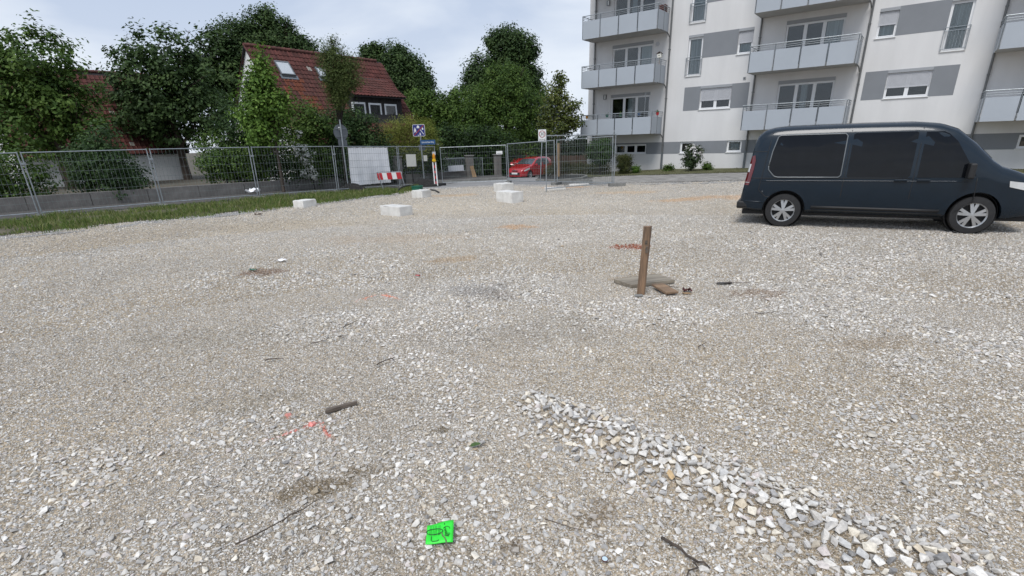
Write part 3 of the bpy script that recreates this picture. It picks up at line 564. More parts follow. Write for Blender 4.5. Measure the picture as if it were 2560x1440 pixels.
shrub('yellowish feathery bamboo behind the blue end of zone sign', 33.6, [(985, 325, 28), (1020, 318, 30), (1060, 325, 28), (1000, 360, 36), (1050, 362, 34), (1075, 350, 24), (965, 345, 22), (1030, 395, 30)], 13000, .15, BAMB, 24, cat='bamboo', name='bamboo', clump=.4, aspect=.2, r0=.03)
shrub('dark shrub under the yellowish bamboo behind the notice board', 34.6, [(980, 400, 34), (1020, 410, 36), (1060, 405, 34), (1085, 395, 24)], 9000, .14, DARK, 25, clump=.42)
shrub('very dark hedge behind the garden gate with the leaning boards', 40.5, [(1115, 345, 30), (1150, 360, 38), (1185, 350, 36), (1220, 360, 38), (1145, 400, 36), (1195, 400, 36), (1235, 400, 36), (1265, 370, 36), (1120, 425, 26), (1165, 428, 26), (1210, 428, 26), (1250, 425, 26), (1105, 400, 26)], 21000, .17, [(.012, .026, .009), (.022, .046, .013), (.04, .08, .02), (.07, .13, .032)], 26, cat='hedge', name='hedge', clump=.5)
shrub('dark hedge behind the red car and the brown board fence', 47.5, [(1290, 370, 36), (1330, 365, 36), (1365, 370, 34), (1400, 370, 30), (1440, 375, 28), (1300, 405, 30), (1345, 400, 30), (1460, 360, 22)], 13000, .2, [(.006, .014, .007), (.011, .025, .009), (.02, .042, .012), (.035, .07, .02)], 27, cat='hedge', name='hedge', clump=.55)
# climbing rose: white flowers among leaves
def rose():
    bl = pb(27.6, [(755, 372, 15), (772, 392, 16), (768, 432, 13), (778, 415, 12), (752, 335, 8), (790, 440, 9)]); bx = Vector((bl[3][0].x, bl[3][0].y, tz(bl[3][0].x, 27.6)))
    t = thing('rose_bush', 'climbing rose with small white flowers in the dark hedge left of the tarpaulin', 'rose', bx); loc = [(Vector(b[0])-bx, b[1]) for b in bl]
    limbs(t, (0, 0, 0), loc, .02, 'bark_dark'); leaves('foliage', t, loc, 2200, .1, MID, 31, clump=.22)
    leaves('flowers', t, [(c-Vector((0, .25, 0)), tuple(q*1.05 for q in r)) for c, r in loc], 800, .10, [(.62, .62, .56), (.74, .74, .70)], 32, clump=.10, per=5, aspect=.95)
rose()
# left of the photograph the gardens simply go on
tree('dark green garden tree far left beyond the fence', 44, [(420, 150, 70), (370, 200, 80), (470, 210, 70), (410, 270, 90), (330, 280, 60), (500, 280, 60)], 19000, .3, OAK, 41, .3, clump=.6, per=34)
tree('spreading green tree at the left edge beyond the fence', 36, [(90, 160, 90), (30, 210, 90), (150, 240, 80), (60, 290, 100), (200, 300, 60)], 19000, .25, MID, 42, .3, clump=.52, per=34)
tree('dark tree between the two red roofs far left', 60, [(540, 130, 50), (570, 190, 60), (510, 190, 50), (550, 250, 70)], 10000, .4, OAK, 43, .3, clump=.7, per=34)
HX = [(-13.6, 26.0), (-16.9, 22.6), (-19.8, 19.9), (-22.6, 17.2)]
for k, (hx, hy) in enumerate(HX):
    t = thing('shrub', ['dark garden hedge bush next left of the photographed shrubs', 'second garden hedge bush towards the left', 'third garden hedge bush towards the left', 'leftmost garden hedge bush behind the wall'][k], 'shrub', (hx, hy, tz(hx, hy)), group='hedge bushes at the left')
    rg = random.Random(k); loc = [(Vector((rg.uniform(-1.3, 1.3), rg.uniform(-.3, 1.3), rg.uniform(.7, 2.1+.3*(k % 2)))), (.85, .8, .75)) for _ in range(9)]
    limbs(t, (0, 0, 0), loc, .05, 'bark_dark'); leaves('crown', t, loc, 11000, .13, DARK if k % 2 else MID, 50+k, clump=.38)
# grass: verge under the fence, lawn at the flats, low ornamental hedge
def grass(name, label, XY, hmin, hmax, cols, seed, zf=ter, lean=.35, w=.006, parent=None):
    rng = np.random.default_rng(seed); n = len(XY); x, y = XY[:, 0], XY[:, 1]; h = rng.uniform(hmin, hmax, n)*(.55+.9*vnoise(x, y, .6, 12)); a = rng.uniform(0, 6.28, n); dx, dy = np.cos(a), np.sin(a); l = rng.normal(0, lean, (n, 2))*h[:, None]; z = zf(x, y)-.02; ww = w*rng.uniform(.7, 1.6, n)
    B0 = np.c_[x-dx*ww, y-dy*ww, z]; B1 = np.c_[x+dx*ww, y+dy*ww, z]; M0 = np.c_[x+l[:, 0]*.35-dx*ww*.8, y+l[:, 1]*.35-dy*ww*.8, z+h*.6]; M1 = np.c_[x+l[:, 0]*.35+dx*ww*.8, y+l[:, 1]*.35+dy*ww*.8, z+h*.6]; T = np.c_[x+l[:, 0], y+l[:, 1], z+h]
    V = np.stack([B0, B1, M1, M0, T], 1).reshape(-1, 3); k = np.arange(n)[:, None]*5; F = np.concatenate([k+np.array([0, 1, 2]), k+np.array([0, 2, 3]), k+np.array([3, 2, 4])])
    c = np.array(cols)[rng.integers(0, len(cols), n)]*rng.uniform(.75, 1.2, (n, 1))
    o = np_mesh(name, V, F, 'leafmat', parent, {'col': np.repeat(c, 5, 0)})
    return tag(o, label, 'grass', kind='stuff')
VN = [(-26, 3), (-20, 7.5), (-14, 12.6), (-8.6, 17.6), (-7.5, 18.6), (-6.4, 20.6), (-4.8, 22.9), (-4.3, 25.2)]; VF = [(-26, 7.4), (-20.5, 12.6), (-15.5, 17.4), (-10.6, 22.0), (-9.3, 23.3), (-7.6, 25.0), (-5.6, 27.2), (-4.5, 28.2)]
struct(strip('verge', VN, VF, 70, 14, -.005, pbr('verge_soil', (.11, .095, .06), .95, var=.4, vs=3, bump=.6, bs=25)))
def in_strip(n, A, B, rng, p=1.0):
    A = np.array(A, float); B = np.array(B, float); d = np.r_[0, np.cumsum(np.hypot(*np.diff(A, axis=0).T))]; e = np.r_[0, np.cumsum(np.hypot(*np.diff(B, axis=0).T))]; t = rng.random(n); v = rng.random(n)**p
    a = np.c_[np.interp(t*d[-1], d, A[:, 0]), np.interp(t*d[-1], d, A[:, 1])]; b = np.c_[np.interp(t*e[-1], e, B[:, 0]), np.interp(t*e[-1], e, B[:, 1])]
    q = a*(1-v[:, None])+b*v[:, None]; m = vnoise(q[:, 0], q[:, 1], .9, 13) > .22+.35*v*(rng.random(n)); return q[m]
gr = np.random.default_rng(77); GC = [(.09, .15, .03), (.13, .19, .045), (.17, .22, .055), (.22, .24, .08), (.28, .27, .13), (.08, .14, .028)]
grass('grass_verge', 'rough green grass growing along the foot of the site fence', in_strip(52000, VN, VF, gr), .05, .19, GC, 78, w=.008)
VE = [(-26, 2.2), (-20, 6.7), (-13.7, 11.9), (-8.2, 16.9), (-7.0, 18.0), (-5.9, 20.2), (-4.3, 22.6), (-3.5, 25.0)]
q_ = in_strip(9000, VE, VN, gr, .45); q_ = q_[vnoise(q_[:, 0], q_[:, 1], .5, 16) > .55]
grass('weeds', 'sparse weeds straggling from the grass verge into the gravel edge', q_, .04, .16, GC[:4], 80, w=.008)
grass('lawn', 'short dry mown grass in front of the white flats', in_strip(26000, LAWN, FAC, gr), .03, .08, [(.09, .10, .03), (.12, .115, .045), (.15, .13, .06), (.07, .085, .025)], 79, w=.012)
# ================================================================== BLOCK OF FLATS
def facade(mb, x0, x1, z0, z1, holes, depth=.16, y=0.):
    xs = sorted({x0, x1, *[h[0] for h in holes], *[h[1] for h in holes]}); zs = sorted({z0, z1, *[h[2] for h in holes], *[h[3] for h in holes]})
    for i in range(len(xs)-1):
        for j in range(len(zs)-1):
            cx, cz = (xs[i]+xs[i+1])/2, (zs[j]+zs[j+1])/2
            if any(h[0] < cx < h[1] and h[2] < cz < h[3] for h in holes): continue
            mb.add([(xs[i], y, zs[j]), (xs[i+1], y, zs[j]), (xs[i+1], y, zs[j+1]), (xs[i], y, zs[j+1])], [(0, 1, 2, 3)])
    for a, b, c, d in [h[:4] for h in holes]:
        e = y+depth
        mb.add([(a, y, c), (b, y, c), (b, y, d), (a, y, d), (a, e, c), (b, e, c), (b, e, d), (a, e, d)], [(0, 4, 5, 1), (1, 5, 6, 2), (2, 6, 7, 3), (3, 7, 4, 0)])
def window(p, x0, x1, z0, z1, n=1, box=0, drop=0, sill=True, rail=None, curtain=0, y=0., ft=.055, name='window', mat='upvc', open_door=False):
    zt = z1-box; f = MB(); yy = y+.09
    f.b2(x0, x1, yy, yy+.07, z0, z0+ft); f.b2(x0, x1, yy, yy+.07, zt-ft, zt)
    f.b2(x0, x0+ft, yy, yy+.07, z0+ft, zt-ft); f.b2(x1-ft, x1, yy, yy+.07, z0+ft, zt-ft); wd = (x1-x0-2*ft)/n
    for k in range(1, n): f.b2(x0+ft+wd*k-ft*.75, x0+ft+wd*k+ft*.75, yy-.004, yy+.074, z0+ft, zt-ft)
    for k in range(n):
        a, b = x0+ft+wd*k+(ft*.75 if k else 0), x0+ft+wd*(k+1)-(ft*.75 if k < n-1 else 0); q = .035
        f.b2(a, b, yy-.012, yy+.05, z0+ft, z0+ft+q); f.b2(a, b, yy-.012, yy+.05, zt-ft-q, zt-ft); f.b2(a, a+q, yy-.012, yy+.05, z0+ft+q, zt-ft-q); f.b2(b-q, b, yy-.012, yy+.05, z0+ft+q, zt-ft-q)
    fr = f.build(name, mat, p)
    for k in range(n):
        a, b = x0+ft+wd*k+.05, x0+ft+wd*(k+1)-.05
        MB().b2(a, b, yy+.02, yy+.026, z0+ft+.02, zt-ft-.02).build('pane', 'pane', fr)
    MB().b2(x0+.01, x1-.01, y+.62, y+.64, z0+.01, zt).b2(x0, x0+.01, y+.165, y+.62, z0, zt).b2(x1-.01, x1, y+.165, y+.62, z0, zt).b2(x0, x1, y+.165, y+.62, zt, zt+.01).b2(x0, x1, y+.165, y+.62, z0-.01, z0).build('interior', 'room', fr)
    if curtain:
        m = MB(); nn = 40; a0, a1 = (x0+.08, x1-.08) if curtain is True or curtain == 1 else curtain
        pts = [(a0+(a1-a0)*i/nn, y+.215+.018*math.sin(i*1.9)+.008*math.sin(i*.7)) for i in range(nn+1)]
        m.add([(q[0], q[1], z0+.05) for q in pts]+[(q[0], q[1], zt-.08) for q in pts], [(i, i+1, i+nn+2, i+nn+1) for i in range(nn)]); m.build('curtain', 'curtain', fr)
    if box: MB().b2(x0-.0, x1+.0, y-.012, y+.10, zt+.004, z1).build('shutter_box', 'shutbox', fr)
    if drop:
        m = MB(); h = drop; k = int(h/.045)
        for i in range(k): m.b2(x0+.03, x1-.03, yy-.035, yy-.02, zt-h+i*.045+.004, zt-h+i*.045+.041)
        m.b2(x0+.03, x1-.03, yy-.042, yy-.018, zt-h-.045, zt-h); m.build('roller_shutter', 'shutter', fr)
    if sill: MB().b2(x0-.04, x1+.04, y-.05, y+.10, z0-.03, z0-.002).build('sill', 'white', fr)
    if rail:
        m = MB(); zr = rail
        for z in (zr, zr-.13, z0+.08): m.b2(x0-.06, x1+.04, y-.06, y-.03, z-.012, z+.012)
        q = int((x1-x0)/.1)
        for i in range(q+1): m.b2(x0+.02+i*(x1-x0-.04)/q-.006, x0+.02+i*(x1-x0-.04)/q+.006, y-.052, y-.038, z0+.08, zr-.13)
        for xx in (x0-.05, x1+.03): m.b2(xx-.012, xx+.012, y-.06, y+.0, z0+.0, zr)
        m.build('guard_rail', 'galv', fr)
    return fr
BY = R(-36.727)
bld = thing('apartment_building', 'white block of flats with grey bands and stacked balconies', 'building', (9.38, 32.7, 0), BY)
ST = 2.56; ZS = [2.05, 4.70, 7.26, 9.82]; X0, X1, ZT = -5.08, 19.6, 12.6
def bays():
    holes = []; win = []
    def add(**k): win.append(k); holes.append((k['x0'], k['x1'], k['z0'], k['z1']))
    for b0, mir in ((0., False), (9.36, True)):
        fx = (lambda a, b: (b0+4.70-b, b0+4.70-a)) if mir else (lambda a, b: (b0+a, b0+b))
        x0, x1 = fx(1.03, 1.82); add(x0=x0, x1=x1, z0=.93, z1=1.55, tilt=True)
        x0, x1 = fx(3.66, 4.44); add(x0=x0, x1=x1, z0=.95, z1=1.56, curtain=True)
        for fl in (1, 4):
            dz = (fl-1)*ST; x0, x1 = fx(1.92, 3.59); add(x0=x0, x1=x1, z0=3.21+dz, z1=4.40+dz, n=2, box=.13, drop=.58 if fl == 1 else .3)
        for fl in (2, 3):
            dz = (fl-2)*ST; x0, x1 = fx(1.03, 1.82); add(x0=x0, x1=x1, z0=4.96+dz, z1=6.95+dz, box=.12, rail=5.87+dz, curtain=True)
            x0, x1 = fx(3.63, 4.37); add(x0=x0, x1=x1, z0=5.76+dz, z1=6.94+dz, box=.13, drop=.5 if fl == 2 else .25, curtain=True)
    for b0 in (-4.66, 4.72, 14.08):
        add(x0=b0+1.55, x1=b0+3.61, z0=.93, z1=1.48, n=3, dark=True)
        for k, z in enumerate(ZS):
            add(x0=b0+1.14, x1=b0+3.67, z0=z+.2, z1=z+2.28, n=3, box=.15, door=True, curtain=(b0+2.9, b0+3.6) if k % 2 else (b0+2.2, b0+2.5))
    return holes, win
holes, wins = bays()
m = MB(); facade(m, X0, X1, -.9, ZT, holes)
D = 11.; m.add([(X0, 0, -.9), (X0, 0, ZT), (X0, D, ZT), (X0, D, -.9)], [(0, 1, 2, 3)]); m.add([(X1, 0, -.9), (X1, 0, ZT), (X1, D, ZT), (X1, D, -.9)], [(0, 1, 2, 3)])
m.add([(X0, D, -.9), (X1, D, -.9), (X1, D, ZT), (X0, D, ZT)], [(0, 1, 2, 3)])
me = m.mesh('wall'); link('wall', me, 'plaster', bld)
MB().b2(X0-.5, X1+.5, -.6, D+.6, ZT+.002, ZT+.25).build('roof', 'slab', bld)
for k in wins:
    q = dict(k); dark = q.pop('dark', False); door = q.pop('door', False); tilt = q.pop('tilt', False)
    fr = window(bld, sill=not door, name='balcony_door' if door else 'window', **q)
    if tilt: MB().box(((k['x0']+k['x1'])/2, .05, (k['z0']+k['z1'])/2+.01), (k['x1']-k['x0']-.1, .03, .03), rx=0).build('sash_bar', 'upvc', fr) if False else None
def band(x0, x1, z0, z1):
    hs = [h for h in holes if h[1] > x0+.01 and h[0] < x1-.01 and h[3] > z0+.01 and h[2] < z1-.01]
    hs = [(max(h[0], x0), min(h[1], x1), max(h[2], z0), min(h[3], z1)) for h in hs]
    mb = MB(); facade(mb, x0, x1, z0, z1, hs, depth=.0, y=-.004); return link('painted_band', mb.mesh('painted_band'), 'band', bld)
band(X0, X1, .90, 1.56)
m = MB().add([(X0-.004, 0, .90), (X0-.004, 0, 1.56), (X0-.004, D, 1.56), (X0-.004, D, .90)], [(0, 1, 2, 3)]); link('painted_band', m.mesh('painted_band'), 'band', bld)
for b0, mir in ((0., False), (9.36, True)):
    fx = (lambda a, b: (b0+4.70-b, b0+4.70-a)) if mir else (lambda a, b: (b0+a, b0+b))
    for fl in (1, 4): band(*fx(1.02, 4.47), 3.19+(fl-1)*ST, 4.40+(fl-1)*ST)
    for fl in (2, 3): band(*fx(1.82, 3.63), 5.79+(fl-2)*ST, 6.945+(fl-2)*ST)
for s in (-4.66, .0, 4.70, 9.38, 14.06, 18.74):
    m = MB(); m.tube([(s, -.075, -.3), (s, -.075, ZT-.05)], .045, 10)
    for z in (1.4, 3.9, 6.4, 8.9, 11.4): m.b2(s-.055, s+.055, -.12, -.001, z-.02, z+.02)
    m.build('downpipe', 'pipe', bld, smooth=False)
    if s in (0., 4.70):
        m = MB(); m.tube([(s, -.075, .0), (s, -.075, 1.0)], .06, 10); m.build('pipe_shoe', 'galv_dark', bld)
BD = 1.6
def balcony(b0, z, fl):
    x0, x1 = b0-.06, b0+4.50; y1 = -BD
    s = MB().b2(x0+.02, x1-.02, y1+.03, -.001, z+.0, z+.17).build('balcony', 'slab', bld)
    px = [x0+.02+(x1-x0-.04)*i/4 for i in range(5)]
    for i in range(4): MB().b2(px[i]+.035, px[i+1]-.035, y1-.012, y1+.006, z-.01, z+.895).build('panel', 'panel', s)
    ym = [y1+.03, y1/2, -.06]
    for sx in (x0, x1):
        for j in range(2): MB().b2(sx-.009, sx+.009, ym[j]+.02, ym[j+1]-.02, z-.01, z+.895).build('side_panel', 'panel', s)
    for x in px: MB().b2(x-.017, x+.017, y1+.012, y1+.05, z+.02, z+1.14).build('post', 'galv_dark', s)
    for sx in (x0, x1): MB().b2(sx-.016, sx+.016, y1/2-.016, y1/2+.016, z+.02, z+1.14).build('post', 'galv_dark', s)
    for k, (zz, r) in enumerate(((1.155, .022), (1.06, .009), (.98, .009))):
        MB().tube([(x0, -.02, z+zz), (x0, y1+.03, z+zz), (x1, y1+.03, z+zz), (x1, -.02, z+zz)], r, 8).build('handrail' if k == 0 else 'rail', 'galv', s)
    m = MB(); m.tube([(x1+.03, y1+.4, z-.02), (x1+.06, -.3, z-.05), (x1+.08, -.14, z-.14), (x1+.11, -.08, z-.26)], .03, 8); m.build('drain_pipe', 'pipe', s)
    return s
for b0 in (-4.66, 4.72, 14.08):
    for fl, z in enumerate(ZS): balcony(b0, z, fl)
for (x, z, rnd_) in ((-3.9, 4.24, 0), (-.73, 6.76, 1), (-3.87, 9.2, 0)):
    (MB().lathe([(0, -.02), (.09, -.02), (.11, -.05), (.10, -.07), (0, -.08)], 20, (x, 0, z), 'y') if rnd_ else MB().b2(x-.09, x+.09, -.09, -.001, z-.13, z+.13)).build('wall_lamp', 'shutter' if rnd_ else 'trim', bld)
    if not rnd_: MB().b2(x-.02, x+.055, -.10, -.092, z-.10, z+.10).build('lamp_cover', 'white', bld)
MB().b2(4.11, 4.24, -.03, -.001, 4.54, 4.67).build('vent', 'shutbox', bld); MB().b2(4.135, 4.215, -.034, -.0305, 4.565, 4.645).build('vent_grille', 'pipe', bld)
# things kept on the balconies
def bpt(x, y, z): return bld.matrix_basis @ Vector((x, y, z))
bld.matrix_basis = Matrix.Translation((9.38, 32.7, 0)) @ Matrix.Rotation(BY, 4, 'Z')
bh = thing('birdhouse', 'small pale birdhouse on a stick above the middle balcony rail', 'birdhouse', bpt(-.22, -.9, 5.80), BY)
MB().b2(-.11, .11, -.09, .09, .14, .32).build('house_body', 'paper', bh); MB().box((-.07, 0, .375), (.19, .24, .02), ry=R(-32)).box((.07, 0, .375), (.19, .24, .02), ry=R(32)).build('roof', 'bark', bh)
MB().tube([(0, 0, -.9), (0, 0, .14)], .012, 6).build('stick', 'stakewood', bh); MB().lathe([(0, -.094), (.03, -.094), (.03, -.09)], 12, (0, 0, .24), 'y').build('entrance_hole', 'black', bh)
t = thing('crate', 'dark red brown crate on the right end of the top balcony', 'crate', bpt(-.35, -.5, 8.0), BY)
for z in (.1, .22, .34, .46): MB().b2(-.17, .17, -.17, .17, z-.045, z+.045).build('slat', pbr('crate_red', (.11, .03, .022), .8, var=.2), t)
MB().b2(-.15, .15, -.15, .15, -.55, .05).build('stand', 'galv_dark', t)
for k, (x, col, lab) in enumerate(((-4.35, 'amber', 'small amber lantern hanging at the left end of the lowest balcony rail'), (-3.0, 'green', 'green pot at the lowest balcony rail below the open door leaf'), (-2.13, 'green', 'second green pot at the lowest balcony rail, near its middle'), (-1.0, 'nameblue', 'blue pot with a white holder at the lowest balcony rail'), (-.12, 'red', 'red pot at the right corner of the lowest balcony rail'))):
    p = thing('flower_pot' if k else 'lantern', lab, 'flower pot' if k else 'lantern', bpt(x, -BD+.12 if k < 4 else -.9, 3.02), BY)
    MB().lathe([(0, 0), (.06, 0), (.085, .13), (.09, .15), (.075, .15), (.07, .12), (0, .12)], 14).build('pot', col, p); MB().tube([(-.05, -.02, .13), (0, -.1, .19), (.05, -.02, .13)], .008, 5).build('hook', 'galv', p)
    if k in (1, 2, 4): leaves('plant', p, [(Vector((0, 0, .2)), (.08, .08, .08))], 90, .05, MID, 300+k, clump=.08, per=9)
for x, h, l in ((-.68, 1.9, 'thin bare pole standing at the right end of the lowest balcony'),): tag(MB().tube([bpt(x, -BD+.1, 2.3), bpt(x+.03, -BD+.1, 2.3+h)], .014, 6).build('pole', 'galv', None), l, 'pole')
# shrubs before the flats
def mound(label, x, y, lst, n, size, cols, seed, **k):
    z = tz(x, y)+.03; t = thing(k.pop('name', 'shrub'), label, k.pop('cat', 'shrub'), (x, y, z)); loc = [(Vector(c), r) for c, r in lst]
    limbs(t, (0, 0, 0), loc, k.pop('r0', .04), 'bark_dark', seed=seed); leaves('crown', t, loc, n, size, cols, seed, **k); return t
q = at(1500, 390, 32.2); mound('round dark green clipped tree bush behind the right fence panel', q.x, 32.2, [((0, 0, 1.35), (.78, .7, .62)), ((.1, 0, 1.05), (.6, .6, .5)), ((-.2, 0, 1.55), (.55, .55, .45)), ((.25, 0, 1.6), (.5, .5, .42))], 9000, .10, [(.018, .045, .014), (.035, .075, .02), (.055, .105, .028), (.075, .13, .04)], 61, clump=.22, shell=.6, r0=.06)
q = at(1560, 411, 31.6); mound('clipped olive green box bush by the white wall', q.x, 31.6, [((0, 0, .6), (.5, .48, .42)), ((.05, 0, .35), (.45, .45, .35)), ((0, 0, .85), (.5, .45, .22))], 7000, .06, [(.03, .045, .012), (.055, .07, .018), (.08, .09, .028), (.10, .10, .035)], 62, clump=.15, shell=.65)
q = at(1589, 424, 31.4); mound('small leafy plant at the foot of the clipped box bush', q.x, 31.4, [((0, 0, .18), (.28, .25, .2))], 900, .09, BRIGHT[:3], 63, clump=.14)
q = at(1667, 424, 31.2); mound('low green weed growing beside the foot of the downpipe', q.x, 31.0, [((0, 0, .14), (.3, .2, .17))], 700, .13, BRIGHT[:3], 64, clump=.15, aspect=.35)
q = at(1768, 417, 29.7); mound('small green weed against the white wall right of the flowering bush', q.x, 29.7, [((0, 0, .18), (.3, .22, .22))], 900, .08, MID, 65, clump=.16)
q = at(1728, 420, 29.9); fb = mound('bush with white blossom on top before the tilted basement window', q.x, 29.9, [((0, 0, .7), (.5, .45, .45)), ((.05, 0, 1.0), (.48, .42, .3)), ((-.05, 0, .35), (.3, .3, .3))], 5600, .085, [(.02, .04, .016), (.04, .07, .025), (.065, .10, .04), (.10, .13, .07)], 66, clump=.2, shell=.35)
leaves('flowers', fb, [(Vector((0, -.1, 1.08)), (.46, .4, .25)), (Vector((.1, -.2, .9)), (.45, .35, .25))], 520, .10, [(.62, .60, .58), (.76, .75, .74)], 67, clump=.08, per=5, aspect=.95, shell=.75)
hd = thing('hedge', 'low wispy grey green hedge behind the staked young tree', 'hedge', (4.4, 34.2, tz(4.4, 34.2)))
leaves('crown', hd, [(Vector((-1.6+i*.42, .55-i*.13+.1*(i % 2), .42)), (.38, .4, .40)) for i in range(9)], 8500, .17, [(.05, .06, .025), (.08, .09, .035), (.12, .13, .05), (.16, .16, .07)], 68, clump=.3, aspect=.12, shell=.2)
limbs(hd, (0, 0, 0), [(Vector((-1.2+i*.8, .4-i*.2, .3)), (.3, .3, .3)) for i in range(4)], .02, 'bark_dark')
# ================================================================== HOUSES WITH RED TILED ROOFS
TAN = math.tan(R(53.3))
MT['tile'] = attr_mat('roof_tile', 'col', .8, var=9.)
def tiles(name, parent, x0, x1, y0, z0, y1, z1, skip=(), seed=0, step=.30, course=.36):
    """interlocking wavy clay tiles from the eave (y0, z0) up to the top edge (y1, z1); each tile overlaps the one below"""
    rng = np.random.default_rng(seed); L_ = math.hypot(y1-y0, z1-z0); ux, uz = (y1-y0)/L_, (z1-z0)/L_; nx, nzv = -uz, ux; nc = int(L_/course); nr = int((x1-x0)/step); V = []; F = []; C_ = []; k = 0
    prof = [(0, .0), (.22, .045), (.45, .0), (.75, -.008), (1.04, .0)]
    for j in range(nc):
        for i in range(nr):
            a, v = x0+(x1-x0)*i/nr, j*course; xm, ym = a+.15, y0+ux*(v+.18)
            if any(s[0] < xm < s[1] and s[2] < ym < s[3] for s in skip): continue
            w_ = (x1-x0)/nr; jt = rng.normal(0, .004)
            lo = [(a+q[0]*w_, v-.03, .045+q[1]+jt) for q in prof]; hi = [(a+q[0]*w_, min(L_, v+course+.02), .008+q[1]) for q in prof]; lo2 = [(p[0], p[1], p[2]-.03) for p in lo]
            for p in lo+hi+lo2: V.append((p[0], y0+ux*p[1]+nx*p[2], z0+uz*p[1]+nzv*p[2]))
            for q in range(4): F.append((k+q, k+q+1, k+5+q+1, k+5+q)); F.append((k+10+q, k+10+q+1, k+q+1, k+q))
            c = np.array((.10, .031, .026))*rng.uniform(.7, 1.25); g_ = vnoise(xm, v, 1.3, 20)
            c = c*(1-.35*g_)+np.array((.07, .05, .04))*.35*g_
            for (sx, sy0, sy1, wd_) in skip_under.get(id(parent), ()):
                if abs(xm-sx) < wd_*rng.uniform(.5, 1.1) and sy0 < ym < sy1 and rng.random() < .7: c = np.array((.145, .046, .025))*rng.uniform(.75, 1.15)
            if rng.random() < .012: c = np.array((.30, .28, .25))
            C_.append(np.tile(c, (15, 1))); k += 15
    o = np_mesh(name, np.array(V), np.array(F), MT['tile'], parent, {'col': np.concatenate(C_)}); o['kind'] = 'stuff'; return o
skip_under = {}
def house(label, loc, rz, LEN, RZ, W, full=True, seed=0):
    h = thing('house', label, 'house', loc, rz); ez = RZ-W*TAN; gz = -loc[2]-1.2
    m = MB(); yw = W-.35
    for x in (.05, LEN-.05): m.add([(x, -yw, gz), (x, yw, gz), (x, yw, RZ-yw*TAN-.12), (x, 0, RZ-.12), (x, -yw, RZ-yw*TAN-.12)], [(0, 1, 2, 3, 4)])
    for y in (-yw, yw): m.add([(.05, y, gz), (LEN-.05, y, gz), (LEN-.05, y, ez+.35), (.05, y, ez+.35)], [(0, 1, 2, 3)])
    link('wall', m.mesh('wall'), 'gablewhite', h)
    m = MB()
    for s in (-1, 1):
        V = [(-.12, 0, RZ-.01), (LEN+.12, 0, RZ-.01), (LEN+.12, s*W, ez-.01), (-.12, s*W, ez-.01)]; m.add(V+[(v[0], v[1], v[2]-.1) for v in V], [(0, 1, 2, 3), (7, 6, 5, 4), (0, 3, 7, 4), (1, 5, 6, 2), (2, 6, 7, 3)])
    roof = m.build('roof', 'cladding', h)
    dorm = (6.6, 11.0) if full else None
    if full: skip_under[id(roof)] = [(1.95, -2.3, -1.42, .7), (4.75, -2.0, -1.42, .5), (7.0, -1.7, -1.0, .8), (2.4, -2.9, -2.3, .7)]
    sk = [(1.38, 2.44, -1.42, -.62), (4.34, 5.02, -1.42, -.74), (5.55, 10.45, -3.6, -1.25)] if full else []
    tiles('roof_tiles', roof, -.15, LEN+.15, -W, ez, 0, RZ, sk, seed)
    if full: tiles('roof_tiles', roof, -.15, LEN+.15, W, ez, 0, RZ, (), seed+1, .6, .72)
    me = None
    for i in range(int(LEN/.36)):
        if me is None: me = MB().tube([(-.20, 0, 0), (.20, 0, .02)], [.11, .125], 10).mesh('ridge_tile'); me.materials.append(pbr('ridge_clay', (.12, .045, .035), .85, var=.3, rnd=.3))
        o = link('ridge_tile', me, None, roof); o.location = (.1+i*.36, 0, RZ+.02)
    return h, roof, ez
TH = 3.10
hs, roof, ez = house('house with red tiled roof, two skylights and a dark dormer', (-16.62, 38.06, 0), R(53.27), 11.1, 8.17, 4.6, True, 5)
def skylight(x0, x1, ya, yb, seed):
    """roof window lying on the slope between y=ya (lower) and y=yb (upper)"""
    z = lambda y: 8.17+y*TAN; nrm = Vector((0, -math.sin(R(53.3)), math.cos(R(53.3)))); dn = Vector((0, -math.cos(R(53.3)), -math.sin(R(53.3)))); ex = Vector((1, 0, 0)); o = Vector((0, yb, z(yb))); Ls = (yb-ya)/math.cos(R(53.3))
    def P(m, a, b, c, d, h0, h1): return m.prism([(a, c), (b, c), (b, d), (a, d)], o+nrm*h0, ex, dn, nrm, h1-h0)
    f = MB(); t_ = .07
    for q in ((x0, x1, 0, t_), (x0, x1, Ls-t_, Ls), (x0, x0+t_, t_, Ls-t_), (x1-t_, x1, t_, Ls-t_)): P(f, *q, .0, .13)
    fr = f.build('skylight', 'trim', hs)
    P(MB(), x0+t_, x1-t_, t_, Ls-t_, .085, .10).build('pane', pbr('roof_glass', (.50, .53, .56), .06, var=.05, spec=.8), fr)
    P(MB(), x0-.12, x1+.12, Ls, Ls+.32, .03, .065).build('flashing', 'galv_dark', fr); P(MB(), x0+.02, x1-.02, Ls+.01, Ls+.16, .066, .09).build('apron', 'black', fr)
skylight(1.38, 2.42, -1.30, -.66, 0); skylight(4.36, 5.0, -1.26, -.78, 1)
